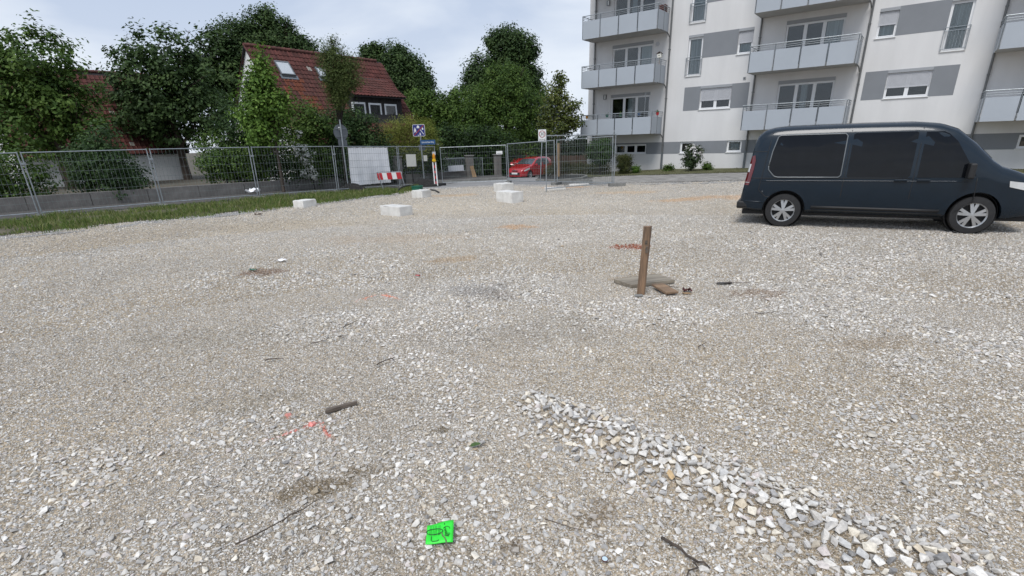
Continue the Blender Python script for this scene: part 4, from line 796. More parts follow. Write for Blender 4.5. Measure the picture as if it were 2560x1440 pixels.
def dormer():
    y = -3.0; zb = 8.17+y*TAN; z1 = 5.30; xa, xb = 5.5, 10.35
    d = MB(); d.add([(xa+.1, y, zb-.25), (xb-.1, y, zb-.25), (xb-.1, y, z1), (xa+.1, y, z1), (xa+.1, -1.5, z1+.35), (xb-.1, -1.5, z1+.35), (xa+.1, -1.5, 8.17-1.5*TAN-.1), (xb-.1, -1.5, 8.17-1.5*TAN-.1)], [(0, 1, 2, 3), (0, 3, 4, 6), (1, 7, 5, 2)])
    dr = d.build('dormer', 'cladding', hs)
    me = None
    for i in range(18):
        if me is None: me = MB().b2(-.118, .118, -.025, 0, zb-.2, z1-.02).mesh('cladding_board'); me.materials.append(MT['cladding'])
        o = link('cladding_board', me, None, dr); o.location = (xa+.25+i*.257, y-.001, 0)
    yt = -1.15; zt = 8.17+yt*TAN+.12
    m = MB().add([(xa-.1, y-.35, z1-.02), (xb+.1, y-.35, z1-.02), (xb+.1, yt, zt), (xa-.1, yt, zt)]+[(xa-.1, y-.35, z1-.12), (xb+.1, y-.35, z1-.12), (xb+.1, yt, zt-.1), (xa-.1, yt, zt-.1)], [(0, 1, 2, 3), (7, 6, 5, 4), (0, 4, 5, 1), (1, 5, 6, 2), (3, 7, 4, 0)])
    ro = m.build('dormer_roof', 'cladding', hs); tiles('dormer_tiles', ro, xa-.12, xb+.12, y-.38, z1-.0, yt, zt, (), 9)
    for k, (a, b) in enumerate(((5.46, 6.66), (6.95, 8.15), (8.46, 9.68))): window(hs, a, b, 3.82-.02*k, 4.86-.02*k, 1, sill=True, curtain=(a+.1, b-.12) if k != 1 else (a+.75, b-.1), y=y-.14, ft=.09)
    MB().b2(xa+.1, xb-.1, y-.05, y-.001, zb-.28, 3.74).build('dormer_apron', 'cladding', hs)
dormer()
window(hs, 0, 0, 0, 0) if False else None
def gable_window(h, y0, y1, z0, z1):
    f = MB(); 
    for q in ((y0, y1, z0, z0+.07), (y0, y1, z1-.07, z1), (y0, y0+.07, z0+.07, z1-.07), (y1-.07, y1, z0+.07, z1-.07)): f.b2(-.02, .045, *q)
    fr = f.build('window', 'upvc', h); MB().b2(.0, .03, y0+.07, y1-.07, z0+.07, z1-.07).build('pane', 'darkglass', fr); MB().b2(-.08, .04, y0-.05, y1+.05, z0-.04, z0-.001).build('sill', 'white', fr)
gable_window(hs, -.9, .3, 5.3, 6.5); gable_window(hs, -2.6, -1.2, 2.4, 3.6); gable_window(hs, .9, 2.3, 2.4, 3.6)
h2, r2, _ = house('second house with red tiled roof far left behind the garden trees', (-36.5, 40.5, 0), R(48), 10.5, 7.9, 4.5, False, 15)
gable_window(h2, -.6, .6, 5.0, 6.2)
# pale house glimpsed through the young maple
wh = thing('house', 'white house glimpsed behind the young maple at the stake', 'house', (4.6, 56.0, 0), R(14))
MB().b2(-1.6, .9, 0, 6, -2, 4.9).build('wall', pbr('bluish_render', (.50, .54, .66), .9, var=.04), wh)
MB().add([(-2.0, -.5, 4.8), (1.2, -.5, 4.8), (1.2, 3, 6.2), (-2.0, 3, 6.2), (-2.0, 6.5, 4.8), (1.2, 6.5, 4.8)], [(0, 1, 2, 3), (3, 2, 5, 4), (0, 3, 4), (1, 5, 2)]).build('roof', 'galv_dark', wh)
window(wh, -.6, .5, 2.6, 3.8, 1, y=-.17, sill=False)
MB().b2(-1.2, .9, -1.3, -.02, 1.9, 2.1).build('canopy', 'galv_dark', wh)
# ================================================================== GARDEN WALL, PILLARS, GATES
gw = thing('garden_wall', 'low grey concrete garden wall along the pavement left of the gates', 'wall', (0, 0, 0))
WP = [(-30, 7.5), (-21, 16.8), (-16.2, 21.3), (-12.4, 24.9), (-9.3, 29.3), (-6.9, 33.1)]
stones_along(gw, [(x-.1, y+.12) for x, y in WP], 1.9, (.22, .62), 'wallconc', 'wall_section', -.12)
gw2 = thing('garden_wall', 'low grey wall with iron bars behind the notice board and the sign pole', 'wall', (0, 0, 0)); W2 = [(-6.3, 33.35), (-5.4, 34.1), (-3.9, 35.75), (-2.75, 36.4)]
stones_along(gw2, W2, 1.6, (.2, .62), 'wallconc', 'wall_section', -.12)
def along(P, s):
    P = np.array(P, float); d = np.r_[0, np.cumsum(np.hypot(*np.diff(P, axis=0).T))]; return float(np.interp(s, d, P[:, 0])), float(np.interp(s, d, P[:, 1])), d[-1]
me = MB().b2(-.009, .009, -.009, .009, 0, .82).mesh('bar'); me.materials.append(MT['galv_dark']); T_ = along(W2, 0)[2]
for k in range(34):
    x, y, _ = along(W2, .1+(T_-.25)*k/33); o = link('bar', me, None, gw2); o.location = (x, y, tz(x, y)+.50)
for zz in (.62, 1.28): MB().tube([(*along(W2, s)[:2], tz(*along(W2, s)[:2])+zz) for s in np.linspace(.05, T_-.1, 8)], .016, 6).build('rail', 'galv_dark', gw2)
def pillar(x, y, label, w_=.42, h=1.42):
    t = thing('gate_pillar', label, 'pillar', (x, y, tz(x, y)), R(28)); MB().b2(-w_/2, w_/2, -w_/2, w_/2, -.3, h).build('shaft', 'wallconc', t, bevel=.01); MB().b2(-w_/2-.05, w_/2+.05, -w_/2-.05, w_/2+.05, h+.002, h+.06).build('cap', 'concrete_grey', t, bevel=.01)
P1, P2, P3 = (-6.6, 33.0), (-2.45, 36.35), (-.62, 38.5)
pillar(*P1, 'concrete gate pillar beside the right edge of the tarpaulin', .46, 1.5); pillar(*P2, 'concrete gate pillar with two boards leaning on it'); pillar(*P3, 'concrete gate pillar under the narrow white fence sign, left of the red car', .40, 1.46)
def gate(label, p0, p1, z0, z1, n, board=False):
    a = Vector((*p0, tz(*p0))); b = Vector((*p1, tz(*p1))); Ln = (b-a).length; t = thing('metal_gate', label, 'gate', a, math.atan2(b.y-a.y, b.x-a.x))
    MB().tube([(0, 0, z0), (0, 0, z1), (Ln, 0, z1), (Ln, 0, z0), (0, 0, z0)], .024, 6).build('frame', 'galv', t)
    me = MB().b2(-.009, .009, -.009, .009, z0+.01, z1-.01).mesh('bar'); me.materials.append(MT['galv_dark'])
    for k in range(n): o = link('bar', me, None, t); o.location = (Ln*(k+1)/(n+1), 0, 0)
    return t
gate('small grey metal gate between the tarpaulin and its pillar', (-7.6, 32.0), (-6.95, 32.75), .08, 1.35, 6)
gate('wide grey metal gate with thin bars left of the boards', (-4.05, 35.35), (-2.75, 36.15), .52, 1.32, 12)
gate('narrow grey metal gate leaf right of the leaning boards', (-2.2, 36.5), (-1.62, 37.0), .06, 1.30, 5)
q = tag(MB().box((0, 0, .28), (1.12, .03, .36)).build('notice_board', 'shutter', None), 'pale blank board standing low in front of the wide metal gate', 'board'); q.location = (-3.3, 35.55, tz(-3.3, 35.55)+.42); q.rotation_euler = (R(-6), 0, R(30))
for k, (dx, l) in enumerate(((0, 'left one of two raw boards leaning on the gate pillar'), (.17, 'right one of two raw boards leaning on the gate pillar'))):
    p0 = at(1185+k*5, 446.5, 35.9); p1 = at(1176.5+k*4, 413+k*2, 36.2); d = p1-p0; t = tag(MB().box((0, 0, 0), (.15, .04, d.length)).build('leaning_board', 'stakewood', None), l, 'board', 'boards leaning on the pillar')
    t.location = (p0+p1)/2; t.rotation_euler = d.to_track_quat('Z', 'Y').to_euler()
sh = thing('shelter', 'small grey pitched roof on posts behind the yellow warning lamp', 'shelter', (-5.9, 41, tz(-5.9, 41)), R(10))
MB().add([(-.55, -.45, 1.55), (.55, -.45, 1.55), (.34, -.1, 2.3), (-.34, -.1, 2.3), (-.55, .45, 1.55), (.55, .45, 1.55), (.34, .1, 2.3), (-.34, .1, 2.3)], [(0, 1, 2, 3), (5, 4, 7, 6), (4, 0, 3, 7), (1, 5, 6, 2), (3, 2, 6, 7), (0, 4, 5, 1)]).build('roof', 'footblock', sh)
MB().add([(-.2, -.405, 1.68), (.2, -.405, 1.68), (0, -.25, 2.05)], [(0, 1, 2)]).build('opening', 'black', sh)
for x in (-.42, .42):
    for y in (-.32, .32): MB().b2(x-.04, x+.04, y-.04, y+.04, -.1, 1.548).build('post', 'footblock', sh)
bf = thing('board_fence', 'brown vertical board fence behind the staked tree', 'fence', (2.55, 41.5, tz(3, 41.5)-.1), R(-12)); mes_ = MB().b2(-.058, .058, -.012, .012, 0, 1.55).mesh('board'); mes_.materials.append(MT['fencewood'])
for k in range(30): o = link('board', mes_, None, bf); o.location = (k*.125, random.uniform(-.006, .006), random.uniform(-.03, .03))
for z in (.35, 1.2): MB().b2(-.1, 3.75, .014, .06, z-.04, z+.04).build('rail', 'fencewood', bf)
# ================================================================== SITE FENCE PANELS
F_ = [(-20.6, 12.9), (-18.05, 15.25), (-15.5, 17.6), (-12.95, 20.0), (-10.4, 22.4), (-7.85, 24.9), (-5.5, 27.7), (-3.86, 29.7)]
wv = MB().tube([(0, 0, 0), (0, 0, 1)], .0033, 4).mesh('vertical_wire'); wv.materials.append(MT['wire']); wh_ = MB().tube([(0, 0, 0), (1, 0, 0)], .0037, 4).mesh('horizontal_wire'); wh_.materials.append(MT['wire'])
FENCES = []
def panel(p0, p1, label, h=2.02, z0=None, z1=None, nv=27, lean=0., r=.021, foot=.04):
    a = Vector((*p0, tz(*p0) if z0 is None else z0)); b = Vector((*p1, tz(*p1) if z1 is None else z1)); d = b-a; Ln = d.length
    t = thing('site_fence', label, 'site fence', a, 0, 'wire mesh site fence panels'); t.rotation_euler = Euler((lean, -math.asin(d.z/Ln), math.atan2(d.y, d.x)), 'XYZ')
    e0, e1 = .045, Ln-.045
    for x in (e0, e1): MB().tube([(x, 0, -foot), (x, 0, h)], r, 10).build('post', 'galv', t)
    MB().tube([(e0, 0, h-.03), (e1, 0, h-.03)], r*.8, 8).build('top_tube', 'galv', t); MB().tube([(e0, 0, .13), (e1, 0, .13)], r*.8, 8).build('bottom_tube', 'galv', t)
    for k in range(nv): o = link('vertical_wire', wv, None, t); o.location = (e0+(e1-e0)*(k+1)/(nv+1), -.006, .13); o.scale = (1, 1, h-.16)
    for k in range(5): o = link('horizontal_wire', wh_, None, t); o.location = (e0, .006, .13+(h-.16)*(k+1)/6); o.scale = (e1-e0, 1, 1)
    FENCES.append((t, Ln, h)); return t, Ln
LB = ['fence panel furthest left along the grass verge', 'second fence panel from the left along the grass verge', 'third fence panel from the left along the grass verge', 'fence panel just left of the doubled posts at the grass verge', 'wire fence panel in front of the white climbing rose', 'wire fence panel carrying the white tarpaulin', 'wire fence panel with the pale notice and the sign pole behind']
pn = [panel(F_[k], F_[k+1], LB[k]) for k in range(7)]
panel((-3.6, 29.85), (.06, 29.2), 'wire fence panel in front of the gates and leaning boards', h=1.97)
panel((.09, 29.15), (2.34, 25.85), 'wire fence panel in front of the red car', r=.026)
panel((2.40, 25.8), (4.58, 23.15), 'wire fence panel behind the swung out panel, before the tree bush')
g7 = panel((1.50, 20.9), (4.62, 23.0), 'wire fence panel swung out towards the gravel on a long leg', h=2.08, r=.021, foot=.0)
MB().tube([(.045, 0, .0), (.045, 0, -.12)], .021, 10).build('post', 'galv', g7[0])
for k in range(1, 7):                                              # clamps joining neighbouring posts
    for zz in (1.66, .0):
        if zz: MB().b2(-.06, .075, -.035, .035, zz-.03, zz+.03).build('clamp', 'galv', pn[k][0])
def onpanel(i, t0, t1, z0, z1, name, mat, label, cat, dy, wav=0, n=1, bevel=0, split=None):
    t, Ln, h = FENCES[i]; m = MB(); M = Matrix.LocRotScale(t.location, t.rotation_euler, None)
    if wav:
        nx, nz_ = 40, 26; rg = np.random.default_rng(4); V = []; f = []
        for j in range(nz_+1):
            for k in range(nx+1):
                u, v = k/nx, j/nz_; e = .014*(rg.random()-.5) if k in (0, nx) or j in (0, nz_) else 0
                x = Ln*(t0+(t1-t0)*u)+e; z = z0+(z1-z0)*v+.05*(u-.5)*(1-v)+e-(.012*abs(math.sin(u*21)) if j == nz_ else 0)
                y = dy+.018*math.sin(u*23+v*2)*(1.1-v)+.02*math.sin(v*5+u*3)+.012*float(vnoise(u, v, .12, 30)); V.append((x, y, z))
        for j in range(nz_):
            for k in range(nx): f.append((j*(nx+1)+k, j*(nx+1)+k+1, (j+1)*(nx+1)+k+1, (j+1)*(nx+1)+k))
        m.add(V+[(a, b+.003, c) for a, b, c in V], f+[tuple(q+len(V) for q in reversed(p)) for p in f])
    else: m.b2(Ln*t0, Ln*t1, dy-.003, dy+.003, z0, z1)
    o = m.build(name, mat, None, smooth=bool(wav)); o.matrix_world = M; return tag(o, label, cat)
onpanel(5, .215, .845, .27, 1.955, 'tarpaulin', 'tarp', 'white wrinkled tarpaulin tied to the site fence', 'tarpaulin', .035, wav=1)
onpanel(6, .20, .45, 1.02, 1.62, 'notice_board', 'paper', 'pale blank notice board on the fence left of the sign pole', 'notice board', -.014)
onpanel(6, .66, .76, 1.27, 1.56, 'notice', 'paper', 'small pale notice right behind the pole of the blue sign', 'notice', -.014)
onpanel(6, .905, .995, 1.58, 1.74, 'fence_sign', 'white', 'small white sign on the fence above the yellow warning lamp', 'sign', -.03)
s_ = onpanel(7, .845, .935, 1.50, 1.66, 'fence_sign', 'white', 'small white sign with a dark line high on the fence near the middle', 'sign', -.014)
t, Ln, h = FENCES[7]; MB().b2(Ln*.857, Ln*.925, -.0205, -.0175, 1.535, 1.56).build('stripe', 'galv_dark', s_)
# concrete feet lying under the panels
def foot(x, y, rz, label, mat='footblock', sz=(.72, .23, .14), dz=0, cat='ballast block'):
    t = thing('ballast_block', label, cat, (x, y, tz(x, y)+dz), rz, 'concrete feet of the site fence'); MB().box((0, 0, sz[2]/2-.015), sz).build('block', mat, t, bevel=.015)
    for k in (-.2, 0, .2): MB().lathe([(0, .0), (.026, .0), (.026, .004)], 10, (k*sz[0]*1.2, 0, sz[2]-.0145)).build('socket', 'black', t)
    return t
foot(3.62, 25.1, R(-8), 'grey concrete foot standing out behind the swung out fence panel', sz=(.76, .24, .22)); foot(2.36, 25.55, R(60), 'dark concrete foot under the post between the two right fence panels', sz=(.72, .26, .15))
foot(4.72, 22.95, R(5), 'grey concrete foot under the right end of the swung out panel'); foot(.1, 29.0, R(80), 'concrete foot behind the furthest white block', sz=(.7, .23, .16)); foot(-3.75, 29.5, R(10), 'dark foot at the base of the warning beacon', 'rubber', sz=(.8, .4, .12))
for k in (1, 2, 3, 4, 5, 6): foot(F_[k][0], F_[k][1], R(-45), ['', 'fence foot in the grass furthest left', 'second fence foot from the left in the grass', 'third fence foot in the grass', 'fence foot under the doubled posts left of the rose', 'fence foot under the post left of the tarpaulin', 'fence foot under the post right of the tarpaulin'][k], sz=(.7, .22, .11), dz=-.02)
# ================================================================== SIGNS
def frame_of(pos, facing):
    """local frame of a plate facing the given direction"""
    f = Vector((facing[0], facing[1], 0)).normalized(); x = Vector((-f.y, f.x, 0)); return x, Vector((0, 0, 1)), f
def plate(m, poly, o, fr, t0, t1): return m.prism(poly, Vector(o)+fr[2]*t0, fr[0], fr[1], fr[2], t1-t0)
def put_text(p, body, size, o, fr, off, mat, name='lettering', sx=1.):
    me = text_mesh(body, size); ob = link(name, me, mat, p); M = Matrix((fr[0], fr[1], fr[2])).transposed().to_4x4(); M.translation = Vector(o)+fr[2]*off; ob.matrix_local = M @ Matrix.Diagonal((sx, 1, 1, 1)); return ob
py_ = 30.6; b0 = at(1061, 458, py_); b0.z = tz(b0.x, b0.y); top = at(1049, 312, py_)
ps = thing('traffic_sign', 'blue crossed out home zone sign with a blue street name plate on one pole', 'traffic sign', b0); top = top-b0
MB().tube([(0, 0, -.2), tuple(top)], .036, 10).build('pole', 'galv', ps)
fr = frame_of(None, (.12, -1)); c = at(1047, 326, py_-.06)-b0
w_ = .66; h_ = .60; sp_ = plate(MB(), rrect(w_, h_, .06), c, fr, .0, .012).build('sign_plate', 'white', ps); plate(MB(), rrect(w_-.035, h_-.035, .05), c, fr, .0122, .014).build('sign_face', 'blue', sp_)
def pic(polys, mat, name, t0=.0142, t1=.0158):
    m = MB()
    for p in polys: plate(m, p, c, fr, t0, t1)
    return m.build(name, mat, sp_)
def man(cx, cy, s): return [circ(.042*s, 12, cx, cy+.13*s), [(cx-.045*s, cy+.075*s), (cx+.045*s, cy+.075*s), (cx+.10*s, cy-.04*s), (cx+.055*s, cy-.05*s), (cx+.02*s, cy-.02*s), (cx-.02*s, cy-.02*s), (cx-.055*s, cy-.05*s), (cx-.10*s, cy-.04*s)], [(cx-.045*s, cy-.022*s), (cx+.045*s, cy-.022*s), (cx+.10*s, cy-.21*s), (cx+.06*s, cy-.22*s), (cx, cy-.09*s), (cx-.07*s, cy-.22*s), (cx-.11*s, cy-.21*s)]]
pic(man(-.20, .03, .66)+man(.06, -.18, .42)+[circ(.022, 10, -.05, -.245)], 'white', 'figures')
pic([[(-.10, .13), (.04, .13), (.04, .20), (.02, .20), (.005, .25), (-.065, .25), (-.08, .20), (-.10, .20)], [(-.09, .10), (-.06, .10), (-.06, .129), (-.09, .129)], [(0, .10), (.03, .10), (.03, .129), (0, .129)]], 'white', 'car_symbol')
pic([[(.17, .03), (.25, .03), (.25, .10), (.21, .14), (.17, .10)], [(.06, .04), (.085, .055), (.27, -.20), (.245, -.215)]], 'white', 'house_symbol')
pic([[(-.285, -.235), (-.245, -.262), (.285, .235), (.245, .262)]], 'signred', 'diagonal_bar', .0162, .0178)
c2 = at(1069.5, 355.5, py_-.05)-b0; np_ = plate(MB(), rrect(.82, .24, .02), c2, fr, .0, .012).build('street_name_plate', 'nameblue', ps)
put_text(np_, 'Edmund-Baer-Ring', .125, c2, fr, .0135, 'white', 'lettering', .72); plate(MB(), rrect(.06, .26, .01), at(1052, 356, py_-.05)-b0, fr, -.03, .03).build('plate_clamp', 'galv', ps)
plate(MB(), rrect(.36, .30, .02), at(1055, 369, py_+.1)-b0, fr, .0, .01).build('plate_back', 'signback', ps)
# round sign from behind
ry_ = 25.6; b1 = gnd(871, 474); b1 = at(871, 472, ry_); b1.z = tz(b1.x, b1.y); tp = at(849, 299, ry_)-b1; c = at(852, 331, ry_+.06)-b1; fr1 = frame_of(None, (-.68, .73))
rs = thing('traffic_sign', 'round road sign seen from behind on a tilted pole beside the tarpaulin', 'traffic sign', b1); MB().tube([(0, 0, -.2), tuple(tp)], .032, 10).build('pole', 'galv', rs)
bk = plate(MB(), circ(.35, 36), c, fr1, .0, .012).build('sign_plate', 'signback', rs); plate(MB(), rrect(.10, .13, .01), c+Vector((.0, 0, .17))+fr1[0]*.05, fr1, -.004, -.001).build('sticker', 'white', bk)
for dz in (.16, -.16): plate(MB(), rrect(.5, .05, .01), c+Vector((0, 0, dz)), fr1, -.03, -.002).build('bracket', 'galv_dark', bk)
plate(MB(), rrect(.44, .26, .02), at(857, 357, ry_+.06)-b1, fr1, .0, .01).build('plate_back', 'signback', rs)
# zone 30 sign
zy = 29.6; b2_ = at(1350, 449, zy); b2_.z = tz(b2_.x, b2_.y); tp = at(1356, 327, zy)-b2_; zs = thing('traffic_sign', 'white speed limit zone sign with 30 in a red ring, left of the flats', 'traffic sign', b2_)
MB().tube([(0, 0, -.2), tuple(tp)], .03, 10).build('pole', 'galv', zs); fr2 = frame_of(None, (.02, -1)); c = at(1355.5, 339.5, zy-.06)-b2_
z_ = plate(MB(), rrect(.42, .62, .02), c, fr2, 0, .012).build('sign_plate', 'white', zs); c3 = c+Vector((0, 0, .085))
plate(MB(), circ(.175, 32), c3, fr2, .0122, .0138).build('red_ring', 'signred', z_); plate(MB(), circ(.14, 32), c3, fr2, .014, .0152).build('ring_centre', 'white', z_)
put_text(z_, '30', .23, c3, fr2, .0166, 'black'); put_text(z_, 'ZONE', .12, c+Vector((0, 0, -.2)), fr2, .0138, 'black')
# stake of the young tree
s0 = at(1396.5, 446, 33.0); s0.z = tz(s0.x, s0.y); st = thing('tree_stake', 'thick light brown wooden stake beside the young maple', 'stake', s0); tp = at(1396, 358, 33.0)-s0
MB().tube([(0, 0, -.3), tuple(tp)], [.085, .08], 12).build('stake', 'stakewood', st); MB().tube([(0, 0, tp.z*.84), (.25, .35, tp.z*.86)], .015, 6).build('tie', 'rubber', st)
# warning beacon
w0 = at(1091, 466, 28.4); w0.z = tz(w0.x, w0.y); wb = thing('warning_beacon', 'narrow red and white warning beacon with a yellow lamp on top', 'beacon', w0); ax = (at(1085.5, 405, 28.4)-w0)
MB().box(tuple(ax*.5+Vector((-.07, -.0, 0))), (.055, .10, ax.length), ry=math.atan2(ax.x, ax.z)).build('side_rail', 'white', wb); MB().box(tuple(ax*.5+Vector((.07, 0, 0))), (.055, .10, ax.length), ry=math.atan2(ax.x, ax.z)).build('side_rail', 'white', wb)
bd_ = MB().box(tuple(ax*.5), (.085, .03, ax.length-.02), ry=math.atan2(ax.x, ax.z)).build('board', 'black', wb)
for k in range(4): MB().box(tuple(ax*(.15+.22*k)+Vector((0, -.018, 0))), (.084, .006, .12), ry=math.atan2(ax.x, ax.z)).build('stripe', 'red', bd_)
lm_ = MB().lathe([(0, .0), (.085, 0), (.09, .14), (.085, .16), (.05, .16), (0, .16)], 16, tuple(ax)).build('lamp_body', 'yellow', wb); MB().lathe([(.0, .162), (.06, .162), (.075, .20), (.075, .30), (.055, .37), (.02, .42), (0, .425)], 16, tuple(ax)).build('lamp_lens', 'amber', lm_); MB().box(tuple(ax+Vector((0, 0, .06))), (.2, .2, .03)).build('bracket', 'yellow', lm_)
# barrier board
q = at(975, 440, 25.9); fz = tz(q.x, q.y); bb = thing('barrier_board', 'low red and white striped barrier board on a folding stand', 'barrier', (q.x, q.y, fz), R(14)); zc = q.z-fz
MB().b2(-.56, .56, -.012, .012, zc-.155, zc+.155).build('board', 'white', bb)
for k in (-2, 0, 2): MB().prism([(-.115, -.152), (.115, -.152), (.075, .152), (-.155, .152)], (k*.2225, -.0125, zc), (1, 0, 0), (0, 0, 1), (0, -1, 0), .003).build('red_stripe', 'red', bb)
MB().b2(-.6, .56, .3, .32, zc-.1, zc+.19).build('rear_board', 'signback', bb)
for x in (-.5, .54): MB().tube([(x-.02, 0, zc+.16), (x+.12, -.22, .0)], .014, 6).build('leg', 'galv', bb); MB().tube([(x-.02, .3, zc+.16), (x+.05, .6, .0)], .014, 6).build('leg', 'galv', bb)
MB().tube([(-.56, .0, zc+.17), (.56, 0, zc+.17)], .014, 6).build('hinge_bar', 'galv', bb)
# dark heaps, hose, tub, plastic sheet
def heap(label, px, py, y, rx, ry, h, seed):
    c = at(px, py, y); z = tz(c.x, y); n = 26; rg = np.random.default_rng(seed); V = []; f = []
    for j in range(n):
        for i in range(n):
            u, v = 2*i/(n-1)-1, 2*j/(n-1)-1; d = math.hypot(u, v); zz = h*max(0, 1-d**1.7)+(.06*float(vnoise(u*3+seed, v*3, .5, 14))+.03*rg.random())*(d < .95)-.02; V.append((c.x+u*rx, y+v*ry, z+zz))
    for j in range(n-1):
        for i in range(n-1): f.append((j*n+i, j*n+i+1, (j+1)*n+i+1, (j+1)*n+i))
    tag(MB().add(V, f).build('soil_heap', 'soil', None), label, 'heap')
heap('dark heap of earth under the lower left corner of the tarpaulin', 882, 474, 25.6, .75, .35, .34, 1); heap('dark heap of earth at the foot of the blue sign pole', 1063, 463, 28.6, .85, .5, .36, 2)
def hose(label, pts, r=.032):
    o = MB(); P = []
    for (px, py, y, dz) in pts: v = at(px, py, y); v.z = max(v.z, float(zg(v.x, v.y))+r*.8) if dz == 0 else float(zg(v.x, v.y))+r*.8; P.append(v)
    Q = []
    for i in range(len(P)-1):
        a, b, c_, d_ = P[max(i-1, 0)], P[i], P[i+1], P[min(i+2, len(P)-1)]
        for k in range(6):
            t = k/6; Q.append(.5*((2*b)+(c_-a)*t+(2*a-5*b+4*c_-d_)*t*t+(3*b-a-3*c_+d_)*t**3))
    Q.append(P[-1]); return tag(o.tube(Q, r, 8).build('hose', 'rubber', None, smooth=True), label, 'hose')
hose('black hose arching out of the grass beside the barrier board', [(992, 486, 23.6, 0), (994, 479, 23.8, 0), (1001, 470, 24.3, 0), (1014, 465, 25, 0), (1030, 464, 26, 0), (1052, 467, 26.6, 0)]); hose('short end of black hose lying right of the tub behind the white block', [(1076, 476, 24.4, 1), (1085, 477.5, 23.9, 1), (1092, 480.5, 23.2, 1), (1097.5, 484, 22.4, 1)], .035)
gt_ = thing('tub', 'round dark green tub standing behind the second nearest left block', 'tub', (-4.02, 24.0, tz(-4.02, 24)), 0); MB().lathe([(0, 0), (.24, 0), (.255, .19), (.27, .2), (.27, .23), (.235, .23), (.23, .17), (0, .17)], 28).build('body', 'green', gt_, smooth=False); MB().lathe([(0, .172), (.229, .172), (.229, .18), (0, .185)], 24).build('content', 'soil', gt_)
def crumple(name, label, x, y, z, sx, sy, sz, mat, cat, seed, rz=0):
    n = 12; V = []; f = []
    for j in range(n):
        for i in range(n):
            u, v = i/(n-1), j/(n-1); V.append((sx*(u-.5)+.1*sx*float(vnoise(u*4, v*4, 1, seed)), sy*(v-.5)+.1*sy*float(vnoise(u*4, v*4, 1, seed+1)), sz*float(vnoise(u*5, v*5, 1, seed+2))))
    for j in range(n-1):
        for i in range(n-1): f.append((j*n+i, j*n+i+1, (j+1)*n+i+1, (j+1)*n+i))
    o = MB().add(V, f).build(name, mat, None); o.location = (x, y, z); o.rotation_euler = (0, 0, rz); return tag(o, label, cat)
q = at(629, 470, 24.6); crumple('plastic_sheet', 'crumpled white plastic sheet on the pavement by the doubled fence posts', q.x, q.y, tz(q.x, q.y)+.05, .55, .4, .26, 'tarp', 'plastic sheet', 40)
# ================================================================== CONCRETE BLOCKS ON THE GRAVEL
def rough_box(name, d, z, mat, parent, seed):
    bm = bmesh.new(); bmesh.ops.create_cube(bm, size=1); bmesh.ops.scale(bm, vec=d, verts=bm.verts); bmesh.ops.bevel(bm, geom=bm.edges[:], offset=.016, segments=2, affect='EDGES', profile=.6)
    bmesh.ops.subdivide_edges(bm, edges=[e for e in bm.edges if e.calc_length() > .12], cuts=9, use_grid_fill=True); bm.normal_update(); rg = random.Random(seed)
    for v in bm.verts:
        edge = sum(abs(abs(v.co[k])-d[k]/2) < .02 for k in range(3)); n_ = float(vnoise(v.co.x+v.co.z*.7+seed, v.co.y+v.co.z, .07, 21))-.5
        v.co += v.normal*(n_*(.006 if edge < 2 else .016)-(.022 if edge >= 2 and rg.random() < .05 else 0)); v.co.z += z
    me = bpy.data.meshes.new(name); bm.to_mesh(me); bm.free(); me.polygons.foreach_set('use_smooth', [True]*len(me.polygons)); me.set_sharp_from_angle(angle=R(35)); return link(name, me, mat, parent)
def block(c, l, rl, s, h, label, seam=True):
    """c: near corner on the ground; l: left bottom corner; s: length of the right face"""
    c = Vector((*c, 0)); l = Vector((*l, 0)); d = (l-c).normalized(); e = Vector((-d.y, d.x, 0)); e = e if e.y > 0 else -e; L1 = rl; ctr = c+d*L1/2+e*s/2; z = float(zg(ctr.x, ctr.y))
    t = thing('concrete_block', label, 'concrete block', (ctr.x, ctr.y, z), math.atan2(-d.y, -d.x), 'pale concrete blocks on the gravel'); rough_box('block', (L1, s, h+.06), h/2-.03, 'concrete', t, len(label))
    return t
block((-2.98, 14.55), (-3.65, 15.1), .86, .46, .26, 'nearest pale concrete block, in front of the barrier board')
block((-6.83, 17.75), (-7.24, 17.95), .46, .60, .22, 'leftmost pale concrete block at the edge of the grass')
block((-3.17, 19.9), (-3.62, 20.2), .54, .50, .26, 'pale concrete block in front of the green tub')
block((-.23, 21.7), (-.6, 22.3), .62, .60, .32, 'furthest pale concrete block in front of the middle fence post')
block((.14, 17.05), (-.4, 17.75), .85, .48, .34, 'tallest pale concrete block, middle of the lot')
tag(MB().box((2.0, 22.3, tz(2, 22.3)+.03), (.85, .35, .10), rz=R(8)).build('slab', 'concrete', None, bevel=.01), 'flat pale slab lying under the swung out fence panel', 'slab'); tag(MB().box((3.3, 24.55, tz(3.3, 24.5)+.02), (.9, .3, .08), rz=R(3)).build('slab', 'concrete', None, bevel=.01), 'flat pale slab lying before the grey fence foot', 'slab')
